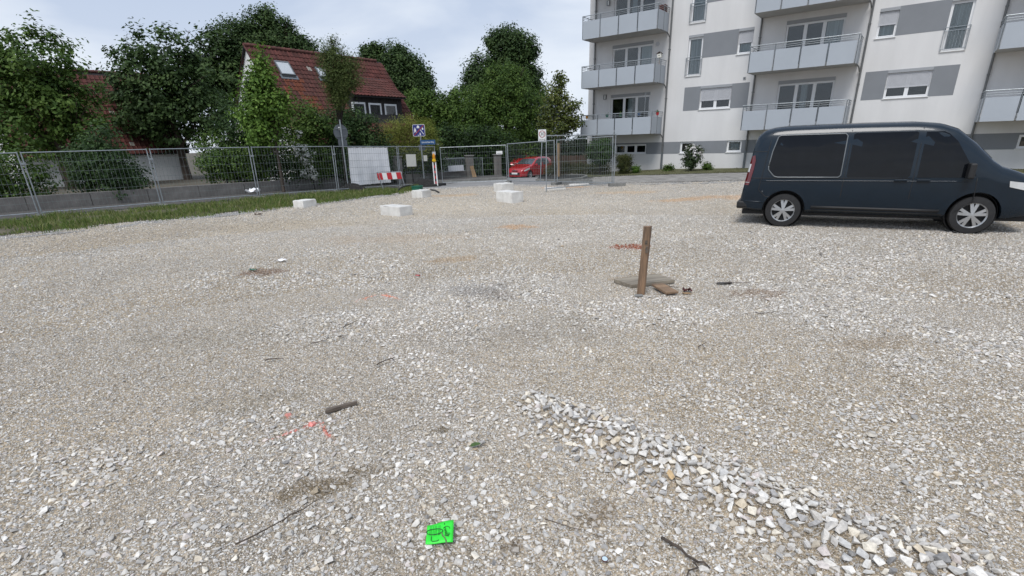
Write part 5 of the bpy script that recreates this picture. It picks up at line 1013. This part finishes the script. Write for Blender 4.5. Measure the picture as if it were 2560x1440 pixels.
# ================================================================== VEHICLES
class Body:
    """closed car skin lofted along x; x forward, rear axle at x = 0, z from the ground"""
    FR = [0, 0, .035, .12, .30, .50, .66, .80, .90, .955, .988, 1.0, 1.012]
    def __init__(s, top, wid, bot, tumble, edge, lean): s.top, s.wid, s.bot, s.tumble, s.edge, s.lean = top, wid, bot, tumble, edge, lean
    def I(s, tab, x): return float(np.interp(x, [q[0] for q in tab], [q[1] for q in tab]))
    def ring(s, x):
        zr, w_, zb = s.I(s.top, x), s.I(s.wid, x), s.I(s.bot, x); out = []
        for k, f in enumerate(s.FR):
            z = zb+(zr-zb)*f; y = w_*[0, .86, .955, .99, 1, 1, 1, 1, .985, .955, .89, .70, 0][k]; y *= s.tumble(z); out.append((y, z))
        return out
    def side(s, x, z):
        r = s.ring(x)[2:11]; return float(np.interp(z, [q[1] for q in r], [q[0] for q in r]))
    def topz(s, x, y):
        r = s.ring(x)[8:][::-1]; return float(np.interp(abs(y), [q[0] for q in r], [q[1] for q in r]))
    def P(s, x, y, z): return Vector((x+s.lean(x, z), y, z))
    def mesh(s, xs, name, mat, parent, cuts=(), rad=.4):
        rings = [s.ring(x) for x in xs]; n = len(s.FR); V = []; f = []; m_ = 2*n-2
        for x, r in zip(xs, rings):
            full = r+[(-y, z) for y, z in r[-2:0:-1]]; V += [s.P(x, y, z) for y, z in full]
        for i in range(len(xs)-1):
            for j in range(m_): a = i*m_+j; b = i*m_+(j+1) % m_; f.append((a, b, b+m_, a+m_))
        f += [tuple(range(m_)), tuple((len(xs)-1)*m_+j for j in reversed(range(m_)))]
        o = MB().add(V, f).build(name, mat, None, smooth=True)
        for cx in cuts:
            for sy in (-1, 1):
                c = MB().lathe([(0, sy*.58), (rad, sy*.58), (rad, sy*1.3), (0, sy*1.3)], 32, (cx, 0, rad*.86), 'y').build('cut', None, None)
                b = o.modifiers.new('b', 'BOOLEAN'); b.operation = 'DIFFERENCE'; b.object = c; b.solver = 'EXACT'
                dg = bpy.context.evaluated_depsgraph_get(); me = bpy.data.meshes.new_from_object(o.evaluated_get(dg)); o.modifiers.clear(); o.data = me; bpy.data.objects.remove(c)
        o.data.name = name; o.parent = parent
        o.data.polygons.foreach_set('use_smooth', [True]*len(o.data.polygons))
        o.data.set_sharp_from_angle(angle=R(38)); return o
    def sidepoly(s, poly, sy, off, name, mat, parent, sub=3):
        P = []
        for i in range(len(poly)):
            a, b = poly[i], poly[(i+1) % len(poly)]
            for k in range(sub): t = k/sub; P.append((a[0]+(b[0]-a[0])*t, a[1]+(b[1]-a[1])*t))
        cx, cz = sum(p[0] for p in P)/len(P), sum(p[1] for p in P)/len(P); m = MB(); rows = [P, [(cx+(p[0]-cx)*.55, cz+(p[1]-cz)*.55) for p in P], [(cx+(p[0]-cx)*.2, cz+(p[1]-cz)*.2) for p in P]]
        V = [s.P(x, sy*(s.side(x, z)+off), z) for r in rows for x, z in r]; n = len(P); f = [(i, (i+1) % n, (i+1) % n+n, i+n) for i in range(n)]+[(n+i, n+(i+1) % n, (i+1) % n+2*n, i+2*n) for i in range(n)]+[tuple(2*n+i for i in range(n))]
        return m.add(V, f).build(name, mat, parent, smooth=True)
    def sideline(s, pts, sy, off, r, name, mat, parent, closed=False, sub=5, n=6):
        if closed: pts = list(pts)+[pts[0]]
        P = []
        for a, b in zip(pts[:-1], pts[1:]):
            for k in range(sub): t = k/sub; P.append((a[0]+(b[0]-a[0])*t, a[1]+(b[1]-a[1])*t))
        P.append(pts[-1]); return MB().tube([s.P(x, sy*(s.side(x, z)+off), z) for x, z in P], r, n).build(name, mat, parent, smooth=True)
    def toppoly(s, grid, name, mat, parent, off=.006):
        """grid: list of rows [(x, y0, y1)]"""
        m = MB(); n = 9; V = []; f = []
        for x, y0, y1 in grid:
            for k in range(n): y = y0+(y1-y0)*k/(n-1); V.append(s.P(x+off*.6, y, s.topz(x, y)+off))
        for i in range(len(grid)-1):
            for k in range(n-1): a = i*n+k; f.append((a, a+1, a+n+1, a+n))
        return m.add(V, f).build(name, mat, parent, smooth=True)
def wheel(p, x, y, sy, r, wd, spokes=5, rimr=.68):
    """sy = +1/-1: outer side"""
    R_ = r*rimr; z0 = r; t = MB().lathe([(R_*.98, -.5*wd), (R_*1.04, -.5*wd), (r*.96, -.46*wd), (r, -.34*wd), (r, .34*wd), (r*.965, .46*wd), (R_*1.05, .5*wd), (R_*.97, .44*wd)], 40, (0, 0, 0), 'y').build('wheel', 'rubber', p, smooth=True); t.location = (x, y, z0); t.data.set_sharp_from_angle(angle=R(50))
    MB().lathe([(0, sy*.05*wd), (R_*.96, sy*.05*wd)], 32, (0, 0, 0), 'y').build('brake_well', 'black', t)
    m = MB(); m.lathe([(R_*.90, sy*.36*wd), (R_*.99, sy*.47*wd), (R_*1.0, sy*.44*wd), (R_*.97, sy*.06*wd)], 40, (0, 0, 0), 'y'); m.lathe([(0, sy*.43*wd), (R_*.2, sy*.42*wd), (R_*.24, sy*.34*wd), (R_*.2, sy*.1*wd)], 24, (0, 0, 0), 'y')
    for k in range(spokes):
        for d in (-.13, .13):
            a = 2*math.pi*k/spokes+.3; ra, rb_ = R_*.2, R_*.93; a1 = a+d*.55; a2 = a+d*1.55; w1, w2 = R_*.10, R_*.115
            def q(rr, aa, oo): return (rr*math.cos(aa)-oo*math.sin(aa), rr*math.sin(aa)+oo*math.cos(aa))
            A_, B_, C_, D_ = q(ra, a1, -w1), q(ra, a1, w1), q(rb_, a2, w2), q(rb_, a2, -w2)
            m.add([(v[0], sy*.41*wd, v[1]) for v in (A_, B_)]+[(v[0], sy*.37*wd, v[1]) for v in (C_, D_)]+[(v[0], sy*.2*wd, v[1]) for v in (A_, B_, C_, D_)], [(0, 1, 2, 3), (7, 6, 5, 4), (0, 4, 5, 1), (1, 5, 6, 2), (2, 6, 7, 3), (3, 7, 4, 0)])
    m.build('rim', 'rim', t); return t
def van():
    top = [(-.97, 1.72), (-.95, 1.80), (-.90, 1.865), (-.80, 1.915), (-.6, 1.945), (-.2, 1.965), (1.0, 1.975), (2.0, 1.965), (2.35, 1.93), (2.6, 1.84), (2.9, 1.60), (3.2, 1.30), (3.35, 1.19), (3.6, 1.10), (3.82, 1.0), (3.95, .86), (4.02, .70), (4.04, .6)]
    wid = [(-.97, .86), (-.95, .90), (-.90, .935), (-.80, .955), (-.6, .97), (0, .975), (3.1, .975), (3.5, .955), (3.8, .89), (3.95, .80), (4.02, .70), (4.04, .6)]
    bot = [(-.97, .40), (-.90, .33), (-.6, .30), (3.6, .27), (4.04, .34)]
    B = Body(top, wid, bot, lambda z: 1-.105*max(0, (z-.95)/1.02)**1.5, 0, lambda x, z: .20*max(0, z-.58)/1.4*(1-float(ss(-.97, .5, x)))+.12*(1-float(ss(-.97, -.2, x))))
    v = thing('parked_van', 'dark blue grey van parked at the right edge of the gravel lot', 'van', (6.20, 11.80, 0), R(-28)); v.location.z = float(zg(6.4, 11.7))+.0
    xs = [-.97, -.95, -.92, -.88, -.80, -.7, -.6, -.45, -.3, -.15, 0, .2, .45, .8, 1.2, 1.6, 2.0, 2.2, 2.35, 2.48, 2.6, 2.75, 2.9, 3.05, 3.2, 3.35, 3.5, 3.6, 3.72, 3.82, 3.9, 3.95, 4.0, 4.02, 4.04]
    body = B.mesh(xs, 'body', 'vanblue', v, (0., 3.1), .40)
    for sy in (-1, 1):
        for x in (0, 3.1): wheel(v, x, sy*.845, sy, .335, .225)
        for x in (0., 3.1): MB().lathe([(0, sy*.60), (.385, sy*.60), (.385, sy*.82), (.375, sy*.82), (.37, sy*.615), (0, sy*.615)], 32, (x, 0, .345), 'y').build('wheel_arch', 'black', v)
        # rear quarter window, sliding door window, cab window
        wq = [(-.49, 1.22), (-.47, 1.15), (-.30, 1.02), (-.22, 1.0), (.88, 1.0), (.92, 1.04), (.92, 1.76), (.88, 1.80), (-.36, 1.80), (-.42, 1.77), (-.48, 1.50)]
        ws_ = [(1.02, 1.02), (1.05, 1.0), (2.0, 1.0), (2.03, 1.03), (2.03, 1.78), (2.0, 1.80), (1.05, 1.80), (1.02, 1.78)]
        wc = [(2.14, 1.0), (2.95, 1.0), (3.0, 1.03), (2.62, 1.62), (2.48, 1.75), (2.40, 1.79), (2.14, 1.79)]
        for w_ in (wq, ws_, wc):
            B.sidepoly(w_, sy, .004, 'side_window', 'darkglass', v)
        B.sideline(wq, sy, .005, .011, 'window_trim', 'trim', v, True, 3)
        for l in ([(.98, .42), (.98, 1.86)], [(2.09, .40), (2.09, 1.86)], [(3.02, .99), (3.05, .60), (2.75, .33)], [(-.60, 1.86), (-.60, .75), (-.40, .62), (-.28, .60)], [(-.95, 1.50), (-.62, 1.50)], [(.45, .36), (2.65, .34)], [(-.84, .98), (-.62, .98), (.6, .985), (2.05, .985)]):
            B.sideline(l, sy, -.001, .007, 'panel_gap', 'black', v)
        B.sideline([(-.55, .925), (.3, .93), (1.5, .93), (2.9, .93)], sy, -.006, .014, 'crease', 'vanblue', v, sub=8)
        B.sideline([(-.96, .515), (-.43, .50)], sy, -.004, .012, 'bumper_crease', 'vanblue', v)
        B.sideline([(.5, .42), (2.6, .40)], sy, -.004, .03, 'rub_strip', 'black', v)
        tl = [(-.968, .84), (-.87, .84), (-.855, .92), (-.85, 1.15), (-.86, 1.33), (-.90, 1.43), (-.962, 1.41)]
        L_ = B.sidepoly(tl, sy, .012, 'tail_lamp', 'lens_red', v); B.sidepoly([(-.968, 1.10), (-.93, 1.10), (-.93, 1.26), (-.968, 1.26)], sy, .016, 'reversing_lens', 'lens_clear', L_)
        B.sideline([(-.965, .895), (-.87, .895)], sy, .014, .005, 'lens_seam', 'lens_clear', L_)
        [MB().box((hx, sy*(B.side(hx, .93)+.02), .95), (.2, .03, .035)).build('door_handle', 'vanblue', v, bevel=.006) for hx in (2.25, 1.9)]
        MB().lathe([(0, sy*.012), (.012, sy*.012), (.012, -.01)], 10, tuple(B.P(-.49, sy*B.side(-.49, .72), .72)), 'y').build('flap_lock', 'trim', v)
        mr_ = MB().box((2.88, sy*1.09, 1.12), (.10, .2, .26)).box((2.93, sy*.98, 1.02), (.08, .12, .05)).build('wing_mirror', 'black', v, bevel=.03)
        B.sidepoly([(3.50, .84), (3.74, .78), (3.90, .75), (3.88, .85), (3.70, .91), (3.48, .94)], sy, .008, 'headlight', 'lens_clear', v)
    MB().box((-.835, 0, .42), (.16, 1.70, .15)).box((-.79, -.85, .44), (.22, .14, .14)).box((-.79, .85, .44), (.22, .14, .14)).build('rear_bumper', 'black', v, bevel=.03)
    m = MB(); m.add([B.P(-.972, -.74, 1.0)+Vector((-.004, 0, 0)), B.P(-.972, .74, 1.0)+Vector((-.004, 0, 0)), B.P(-.972, .66, 1.66)+Vector((-.004, 0, 0)), B.P(-.972, -.66, 1.66)+Vector((-.004, 0, 0))], [(0, 1, 2, 3)]); m.build('rear_window', 'darkglass', v)
    MB().b2(-.866, -.842, -.26, .26, .70, .81).build('number_plate', 'white', v); MB().b2(-.80, 3.95, -.7, .7, .22, .32).build('underbody', 'black', v)
    B.toppoly([(2.42, -.72, .72), (2.6, -.78, .78), (2.8, -.80, .80), (3.0, -.82, .82), (3.18, -.84, .84)], 'windscreen', 'darkglass', v)
    B.toppoly([(3.90, -.66, .66), (3.96, -.62, .62), (4.0, -.56, .56)], 'grille', 'black', v)
    return v
van()
def car(label, loc, rz, s=1., group=None):
    top = [(-.62, .90), (-.60, 1.0), (-.54, 1.12), (-.40, 1.30), (-.25, 1.41), (0, 1.47), (.6, 1.505), (1.1, 1.48), (1.45, 1.40), (1.8, 1.22), (2.2, 1.0), (2.35, .955), (2.7, .89), (3.0, .80), (3.2, .69), (3.29, .58), (3.32, .5)]
    wid = [(-.62, .66), (-.58, .74), (-.45, .81), (-.2, .84), (.2, .847), (2.3, .847), (2.7, .835), (3.0, .77), (3.2, .65), (3.29, .53), (3.32, .45)]
    bot = [(-.62, .36), (-.5, .25), (0, .20), (2.9, .19), (3.2, .21), (3.32, .28)]
    B = Body(top, wid, bot, lambda z: 1-.26*max(0, (z-.88)/.62)**1.25, 0, lambda x, z: 0)
    c = thing('parked_car', label, 'car', loc, rz, group); c.scale = (s,)*3
    B.mesh([-.62, -.6, -.56, -.5, -.4, -.3, -.2, -.1, 0, .2, .5, .8, 1.1, 1.3, 1.45, 1.6, 1.8, 2.0, 2.2, 2.35, 2.5, 2.7, 2.85, 3.0, 3.1, 3.2, 3.26, 3.29, 3.32], 'body', 'carred', c, (0., 2.51), .345)
    for sy in (-1, 1):
        for x in (0, 2.51): wheel(c, x, sy*.745, sy, .30, .185, 5, .66); MB().lathe([(0, sy*.59), (.335, sy*.59), (.335, sy*.70), (0, sy*.605)], 28, (x, 0, .30), 'y').build('wheel_arch', 'black', c)
        B.sidepoly([(.98, .93), (1.98, .93), (1.98, .98), (1.62, 1.24), (1.40, 1.37), (.98, 1.40)], sy, .005, 'front_side_window', 'roofsky', c); B.sidepoly([(.05, 1.0), (.2, .95), (.90, .93), (.90, 1.40), (.40, 1.41), (.02, 1.34)], sy, .005, 'rear_side_window', 'roofsky', c)
        B.sidepoly([(2.62, .70), (2.98, .60), (3.12, .57), (3.10, .66), (2.9, .75), (2.60, .82)], sy, .008, 'headlight', 'lens_clear', c)
        for l in ([(.94, .30), (.94, .92)], [(2.02, .30), (2.10, .60), (2.02, .93)], [(.45, .50), (.05, .90)]): B.sideline(l, sy, -.001, .005, 'panel_gap', 'black', c)
        MB().box((1.84, sy*.92, .98), (.09, .17, .13)).build('wing_mirror', 'carred', c, bevel=.02); [MB().box((hx, sy*.852, .81), (.18, .03, .03)).build('door_handle', 'carred', c) for hx in (1.08, .2)]
        B.sidepoly([(-.60, .72), (-.40, .74), (-.42, .92), (-.58, 1.0)], sy, .008, 'tail_lamp', 'lens_red', c)
        MB().lathe([(0, .0), (.05, .0), (.06, -.03)], 14, (3.17, sy*.60, .36), 'y').build('fog_lamp', 'chrome', c)
    B.toppoly([(1.50, -.60, .60), (1.7, -.64, .64), (1.95, -.68, .68), (2.18, -.72, .72)], 'windscreen', 'roofsky', c); B.toppoly([(-.56, -.62, .62), (-.45, -.60, .60), (-.3, -.56, .56)], 'rear_window', 'darkglass', c)
    MB().box((3.27, 0, .40), (.12, .92, .22)).build('grille', 'black', c, bevel=.03); MB().box((3.285, 0, .62), (.1, .5, .05)).build('upper_grille', 'black', c, bevel=.01); MB().box((3.335, 0, .44), (.012, .50, .11)).build('number_plate', 'white', c)
    MB().box((3.325, 0, .645), (.02, .16, .07)).build('badge', 'chrome', c, bevel=.01); MB().box((3.24, 0, .25), (.2, 1.25, .05)).build('front_lip', 'carred', c, bevel=.01); MB().b2(-.5, 3.2, -.6, .6, .15, .24).build('underbody', 'black', c)
    return c
MT['roofsky'] = pbr('tinted_glass', (.05, .06, .065), .05, var=.1, spec=.9)
cx, cy = 2.55, 40.6; car('shiny red small car parked facing the fence on the drive', (cx, cy, tz(cx, cy)), R(-90-38), .97)
cx, cy = 1.35, 47.5; car('second red car half hidden behind the shiny red one', (cx, cy, tz(cx, cy)+.35), R(-90-10), .97)
# ================================================================== WOOD, TWIGS AND LITTER ON THE GRAVEL
def zz(x, y): return float(zg(x, y))
p0 = Vector((1.655, 6.28, zz(1.65, 6.28))); pt = at(1619.5, 566, 6.35); po = thing('wooden_post', 'weathered wooden post leaning slightly, rammed into the gravel', 'post', p0); ax = pt-p0; ax = ax*1.0
m = MB(); rg = random.Random(5); pts = []
n_ = 14; ring = [(.052*math.cos(2*math.pi*j/n_)*rg.uniform(.9, 1.06), .046*math.sin(2*math.pi*j/n_)*rg.uniform(.9, 1.06)) for j in range(n_)]; k_ = 10
for i in range(k_+1):
    t = i/k_; c = ax*t if i else ax*-.15
    for j in range(n_): e = 1+.03*rg.uniform(-1, 1); m.v.append((c.x+ring[j][0]*e, c.y+ring[j][1]*e, c.z+(.004*rg.uniform(-1, 1) if i == k_ else 0)))
for i in range(k_):
    for j in range(n_): m.f.append((i*n_+j, i*n_+(j+1) % n_, (i+1)*n_+(j+1) % n_, (i+1)*n_+j))
m.f.append(tuple(k_*n_+j for j in range(n_))); s_ = m.build('shaft', 'postwood', po, smooth=True); s_.data.set_sharp_from_angle(angle=R(40))
m = MB(); d = ax.normalized()
for (t, w_, c_) in ((.78, .03, 0), (.70, .022, 1), (.66, .03, 2)): q = ax*t; m.box((q.x-.012+.01*c_, q.y-.0475, q.z), (w_, .006, .05), ry=.2*c_)
m.build('bark_scar', 'darkwood', po)
def plank(name, label, pts, th, z, mat, cat, tilt=(0, 0)):
    a = [Vector((*p, 0)) for p in pts]; c = sum(a, Vector())/4; dx = ((a[1]-a[0])+(a[2]-a[3])).normalized(); dy = Vector((-dx.y, dx.x, 0)); m = MB(); L = [(((p-c).dot(dx)), (p-c).dot(dy)) for p in a]
    n = 8; V = []; f = []
    top = [];  rg = random.Random(len(label))
    for side in (0, 1):
        e0, e1 = (L[0], L[1]) if side == 0 else (L[3], L[2])
        for k in range(n+1): t = k/n; V.append((e0[0]+(e1[0]-e0[0])*t+rg.uniform(-.004, .004)*(k in (0, n)), e0[1]+(e1[1]-e0[1])*t+rg.uniform(-.003, .003), 0))
    V = V+[(x, y, th+rg.uniform(-.002, .002)) for x, y, _ in V]; q = n+1
    for k in range(n): f += [(k, q+k, q+k+1, k+1), (2*q+k, 2*q+k+1, 3*q+k+1, 3*q+k), (k, k+1, 2*q+k+1, 2*q+k), (q+k, 3*q+k, 3*q+k+1, q+k+1)]
    f += [(0, 2*q, 3*q, q), (n, q+n, 3*q+n, 2*q+n)]
    o = m.add(V, f).build(name, mat, None, bevel=.004); o.location = (c.x, c.y, zz(c.x, c.y)+z); o.rotation_euler = Euler((tilt[0], tilt[1], math.atan2(dx.y, dx.x)), 'XYZ'); return tag(o, label, cat)
plank('plank', 'thick grey weathered plank lying behind the wooden post', [(1.60, 6.56), (2.22, 6.72), (2.05, 7.04), (1.42, 6.86)], .052, .012, 'plankwood', 'plank', (.03, -.015))
plank('board', 'short brown split board lying to the right of the post', [(1.93, 6.15), (2.10, 6.18), (2.00, 6.52), (1.84, 6.50)][::1], .03, .035, 'boardwood', 'board', (.06, .0))
plank('stone_slab', 'small flat grey stone slab at the foot of the post', [(1.55, 6.13), (1.66, 6.15), (1.65, 6.21), (1.55, 6.20)], .018, .012, 'concrete_grey', 'stone')
plank('wood_chip', 'small pale chip of wood right of the short board', [(2.18, 6.20), (2.27, 6.20), (2.25, 6.25), (2.17, 6.26)], .012, .012, 'stakewood', 'wood chip')
plank('wood_splinter', 'dark wet piece of wood on the gravel left of the middle', [(-1.385, 3.34), (-1.19, 3.48), (-1.20, 3.50), (-1.395, 3.385)], .026, .010, 'darkwood', 'wood', (.04, 0))
crumple('red_scrap', 'dark red crumpled scrap lying right of the short board', 2.25, 6.32, zz(2.25, 6.32)+.01, .10, .08, .06, pbr('dark_red', (.08, .02, .018), .8, var=.3), 'litter', 50)
def twig(label, pts, r, branches=(), mat='twig', name='twig'):
    rg = random.Random(len(label)); m = MB(); P = []
    for a, b in zip(pts[:-1], pts[1:]):
        n = max(2, int(math.hypot(b[0]-a[0], b[1]-a[1])/.05))
        for k in range(n): t = k/n; P.append((a[0]+(b[0]-a[0])*t+rg.uniform(-1, 1)*r*.9, a[1]+(b[1]-a[1])*t+rg.uniform(-1, 1)*r*.9))
    P.append(pts[-1]); n = len(P); m.tube([(x, y, zz(x, y)+.018+r+rg.uniform(0, .008)) for x, y in P], [r*.75*(1-.6*i/(n-1)) for i in range(n)], 6)
    for (i, dx, dy) in branches:
        x, y = P[min(n-1, int(i*n))]; m.tube([(x, y, zz(x, y)+.02+r), (x+dx*.5, y+dy*.5+.004, zz(x, y)+.03+r), (x+dx, y+dy, zz(x+dx, y+dy)+.02)], [r*.6, r*.5, r*.25], 5)
    return tag(m.build(name, mat, None, smooth=True), label, 'twig')
twig('long thin dark twig lying at the lower left corner', [(-1.40, 2.02), (-1.30, 2.10), (-1.2, 2.22), (-1.07, 2.36)], .006, ((.5, .06, .07),))
twig('dark crooked twig above the middle of the gravel, left', [(-1.21, 4.19), (-1.16, 4.26), (-1.08, 4.36)], .009, ((.6, .05, -.02),))
twig('short black twig near the left edge of the gravel', [(-2.3, 4.42), (-2.22, 4.44), (-2.13, 4.42)], .009); twig('thin slanting twig in the middle distance on the left', [(-1.83, 5.27), (-1.73, 5.5)], .008)
twig('stubby dark twig just below the thin slanting twig', [(-1.80, 5.0), (-1.71, 4.93)], .008); twig('small dark twig furthest left in the middle distance', [(-2.02, 4.82), (-1.88, 4.90)], .007)
twig('mossy forked twig at the lower right of the gravel', [(.70, 1.99), (.77, 1.90), (.815, 1.83), (.80, 1.79), (.74, 1.735)], .011, ((.55, .05, -.03), (.3, -.04, .03)))
twig('thin twig leaning out of the stone ridge', [(.585, 2.55), (.62, 2.60), (.66, 2.655)], .006); twig('very thin long twig below the stone ridge', [(.14, 2.15), (.33, 2.06), (.42, 2.0)], .0035)
twig('dark stick beside the dark grey clump right of the post', [(2.86, 6.62), (3.0, 6.58), (3.22, 6.56)], .007); crumple('clump', 'flat dark grey clump with a stick, right of the short board', 2.84, 6.62, zz(2.84, 6.6)+.01, .20, .10, .025, 'asphalt', 'litter', 60)
twig('short dark twig far right in the middle of the gravel', [(2.66, 5.3), (2.72, 5.27), (2.85, 5.28)], .007); twig('small twig right of the middle below the post', [(1.72, 4.38), (1.78, 4.44), (1.76, 4.33)], .007, ((.5, .07, .03),)); twig('thin stick behind the short board', [(2.0, 6.60), (2.18, 6.42)], .009)
lf = MB(); V = [(0, 0, 0), (.018, .016, .004), (.04, .02, .006), (.062, .012, .003), (.078, 0, 0), (.062, -.014, .005), (.04, -.02, .008), (.018, -.015, .004), (.04, 0, -.003)]
o = lf.add(V, [(8, i, i+1) for i in range(0, 7)]+[(8, 7, 0)]).add([(-.02, -.001, 0), (0, -.0015, .001), (0, .0015, .001)], [(0, 1, 2)]).build('fallen_leaf', 'leaf_fallen', None, smooth=True); o.location = (-.295, 2.84, zz(-.27, 2.84)+.022); o.rotation_euler = (.15, -.1, .25); tag(o, 'single green leaf lying on the gravel near the middle', 'leaf')
cp = thing('bottle_cap', 'upturned bottle cap with a pale blue inside and red rim', 'bottle cap', (.402, 1.873, zz(.402, 1.873)+.014)); cp.rotation_euler = (.12, .1, 0)
V = MB(); n = 42
rim_ = [(.0165+.0012*(1 if i % 2 else -1)) for i in range(n)]
V.add([(rim_[i]*math.cos(2*math.pi*i/n), rim_[i]*math.sin(2*math.pi*i/n), .0075) for i in range(n)]+[(.0145*math.cos(2*math.pi*i/n), .0145*math.sin(2*math.pi*i/n), 0) for i in range(n)]+[(.0135*math.cos(2*math.pi*i/n), .0135*math.sin(2*math.pi*i/n), .0075) for i in range(n)], [(i, (i+1) % n, n+(i+1) % n, n+i) for i in range(n)]+[(i, 2*n+i, 2*n+(i+1) % n, (i+1) % n) for i in range(n)]).build('rim', pbr('cap_red', (.10, .02, .02), .35, var=.2), cp)
MB().lathe([(0, .0035), (.0128, .0035), (.0135, .0075)], 32).build('liner', pbr('cap_liner', (.55, .66, .70), .4, var=.04), cp)
# green card with writing
cd = thing('card', 'neon green printed card with handwriting and a dark loop of string', 'card', (-.393, 2.06, zz(-.393, 2.06)+.034)); cd.rotation_euler = Euler((.10, .02, .06), 'XYZ'); CW, CH = .066, .069
m = MB(); poly = [(-CW, -CH), (.018, -CH), (.030, -CH-.0), (CW+.002, -CH+.004), (CW+.002, CH+.002), (.0, CH-.008), (-CW, CH-.022)]; nx = 10
V = []; f = []
for i in range(nx+1):
    x = -CW+(2*CW+.002)*i/nx; yt = CH-.022+.016*min(1, (x+CW)/(CW*1.1))+.008*max(0, x/CW)
    for j in range(7): V.append((x, -CH+(yt+CH)*j/6, .004*math.sin(x*38)+.003*math.sin(j*1.3)))
for i in range(nx):
    for j in range(6): a = i*7+j; f.append((a, a+7, a+8, a+1))
sf = m.add(V, f).build('sheet', 'neon', cd, smooth=True); so_ = sf.modifiers.new('solid', 'SOLIDIFY'); so_.thickness = .0012
def cz(x, y): return .004*math.sin(x*38)+.003*math.sin((y+CH)/(2*CH)*6*1.3)+.0025
def stroke(pts, r): return MB().tube([(x, y, cz(x, y)) for x, y in pts], r, 5)
m = MB()
def addm(q): m.add(q.v, q.f)
cxs = [-.050, -.043, -.034, -.025, -.018, -.006, .0]
rg = random.Random(3)
for x in cxs:                                                     # columns of small print, unreadable in the photograph
    y = .042
    while y > -.012:
        l = rg.uniform(.004, .012); addm(stroke([(x, y), (x, y-l)], .0009)); y -= l+.003
addm(stroke([(.022, .052), (.022, .043)], .0016))
m.build('small_print', 'ink', cd)
m = MB(); hw = [[(.050, .018), (.046, .028), (.036, .033), (.026, .031), (.020, .026), (.018, .022)], [(.018, .026), (.030, .022), (.028, .016), (.022, .012), (.034, .008), (.024, .003), (.036, -.002), (.026, -.008), (.038, -.012), (.028, -.018)], [(.030, -.016), (.048, -.014), (.052, -.018)], [(.026, -.022), (.040, -.026), (.050, -.024), (.040, -.032), (.026, -.030), (.048, -.036)]]
for s in hw: addm(stroke(s, .0014))
m.build('handwriting', 'ink', cd)
MB().tube([(-.026+.041*math.cos(a), .004+.0195*math.sin(a), cz(-.026+.041*math.cos(a), .004+.0195*math.sin(a))+.003) for a in np.linspace(0, 6.283, 40)], .0017, 6).build('string_loop', 'ink', cd)
q = [(-.04, -.026), (-.04, -.05), (-.034, -.058), (-.008, -.058), (-.002, -.052)]; MB().tube([(x, y, cz(x, y)+.002) for x, y in q], .0016, 6).build('printed_frame', 'ink', cd)
MB().tube([(.010, -.008, .006), (.016, -.03, .008), (.028, -.045, .007), (.034, -.06, .006), (.036, -.075, .002), (.045, -.092, -.012), (.06, -.105, -.02)], [.0022, .003, .003, .0035, .003, .003, .0015], 6).build('string_tail', 'darkwood', cd)
# small coloured scraps
for (x, y, sx, mat, lab, nm) in ((-4.17, 8.24, .12, 'green', 'crushed green scrap beside the brown stain at the left', 'green_scrap'), (-1.38, 7.55, .075, 'red', 'small red scrap in the middle distance left of centre', 'red_scrap'), (-4.0, 8.95, .16, 'tarp', 'white paper scrap above the brown stain at the left', 'paper_scrap'), (2.15, 8.1, .15, 'concrete', 'pale paper scrap between the red brick dust and the post', 'paper_scrap'), (-7.65, 16.15, .22, 'fencewood', 'small dark brown lump at the left below the grass', 'lump')):
    crumple(nm, lab, x, y, zz(x, y)+.012, sx, sx*.6, sx*.3, mat, 'litter', int(abs(x*10)))
def chips(label, x0, y0, rx, ry, n, col, d0, d1, seed):
    rng = np.random.default_rng(seed); a = rng.uniform(0, 6.28, n); r = rng.random(n)**.6; x = x0+np.cos(a)*r*rx; y = y0+np.sin(a)*r*ry; d = rng.uniform(d0, d1, n); c = np.array(s2l(col))*rng.uniform(.7, 1.25, (n, 1))
    tag(stone_mesh('brick_fragments', x, y, zg(x, y)+d*.15, d, c, rng, .4), label, 'rubble', kind='stuff')
chips('crushed red brick fragments scattered left of the wooden post', 2.2, 9.32, .38, .24, 150, (150, 96, 76), .02, .055, 5)
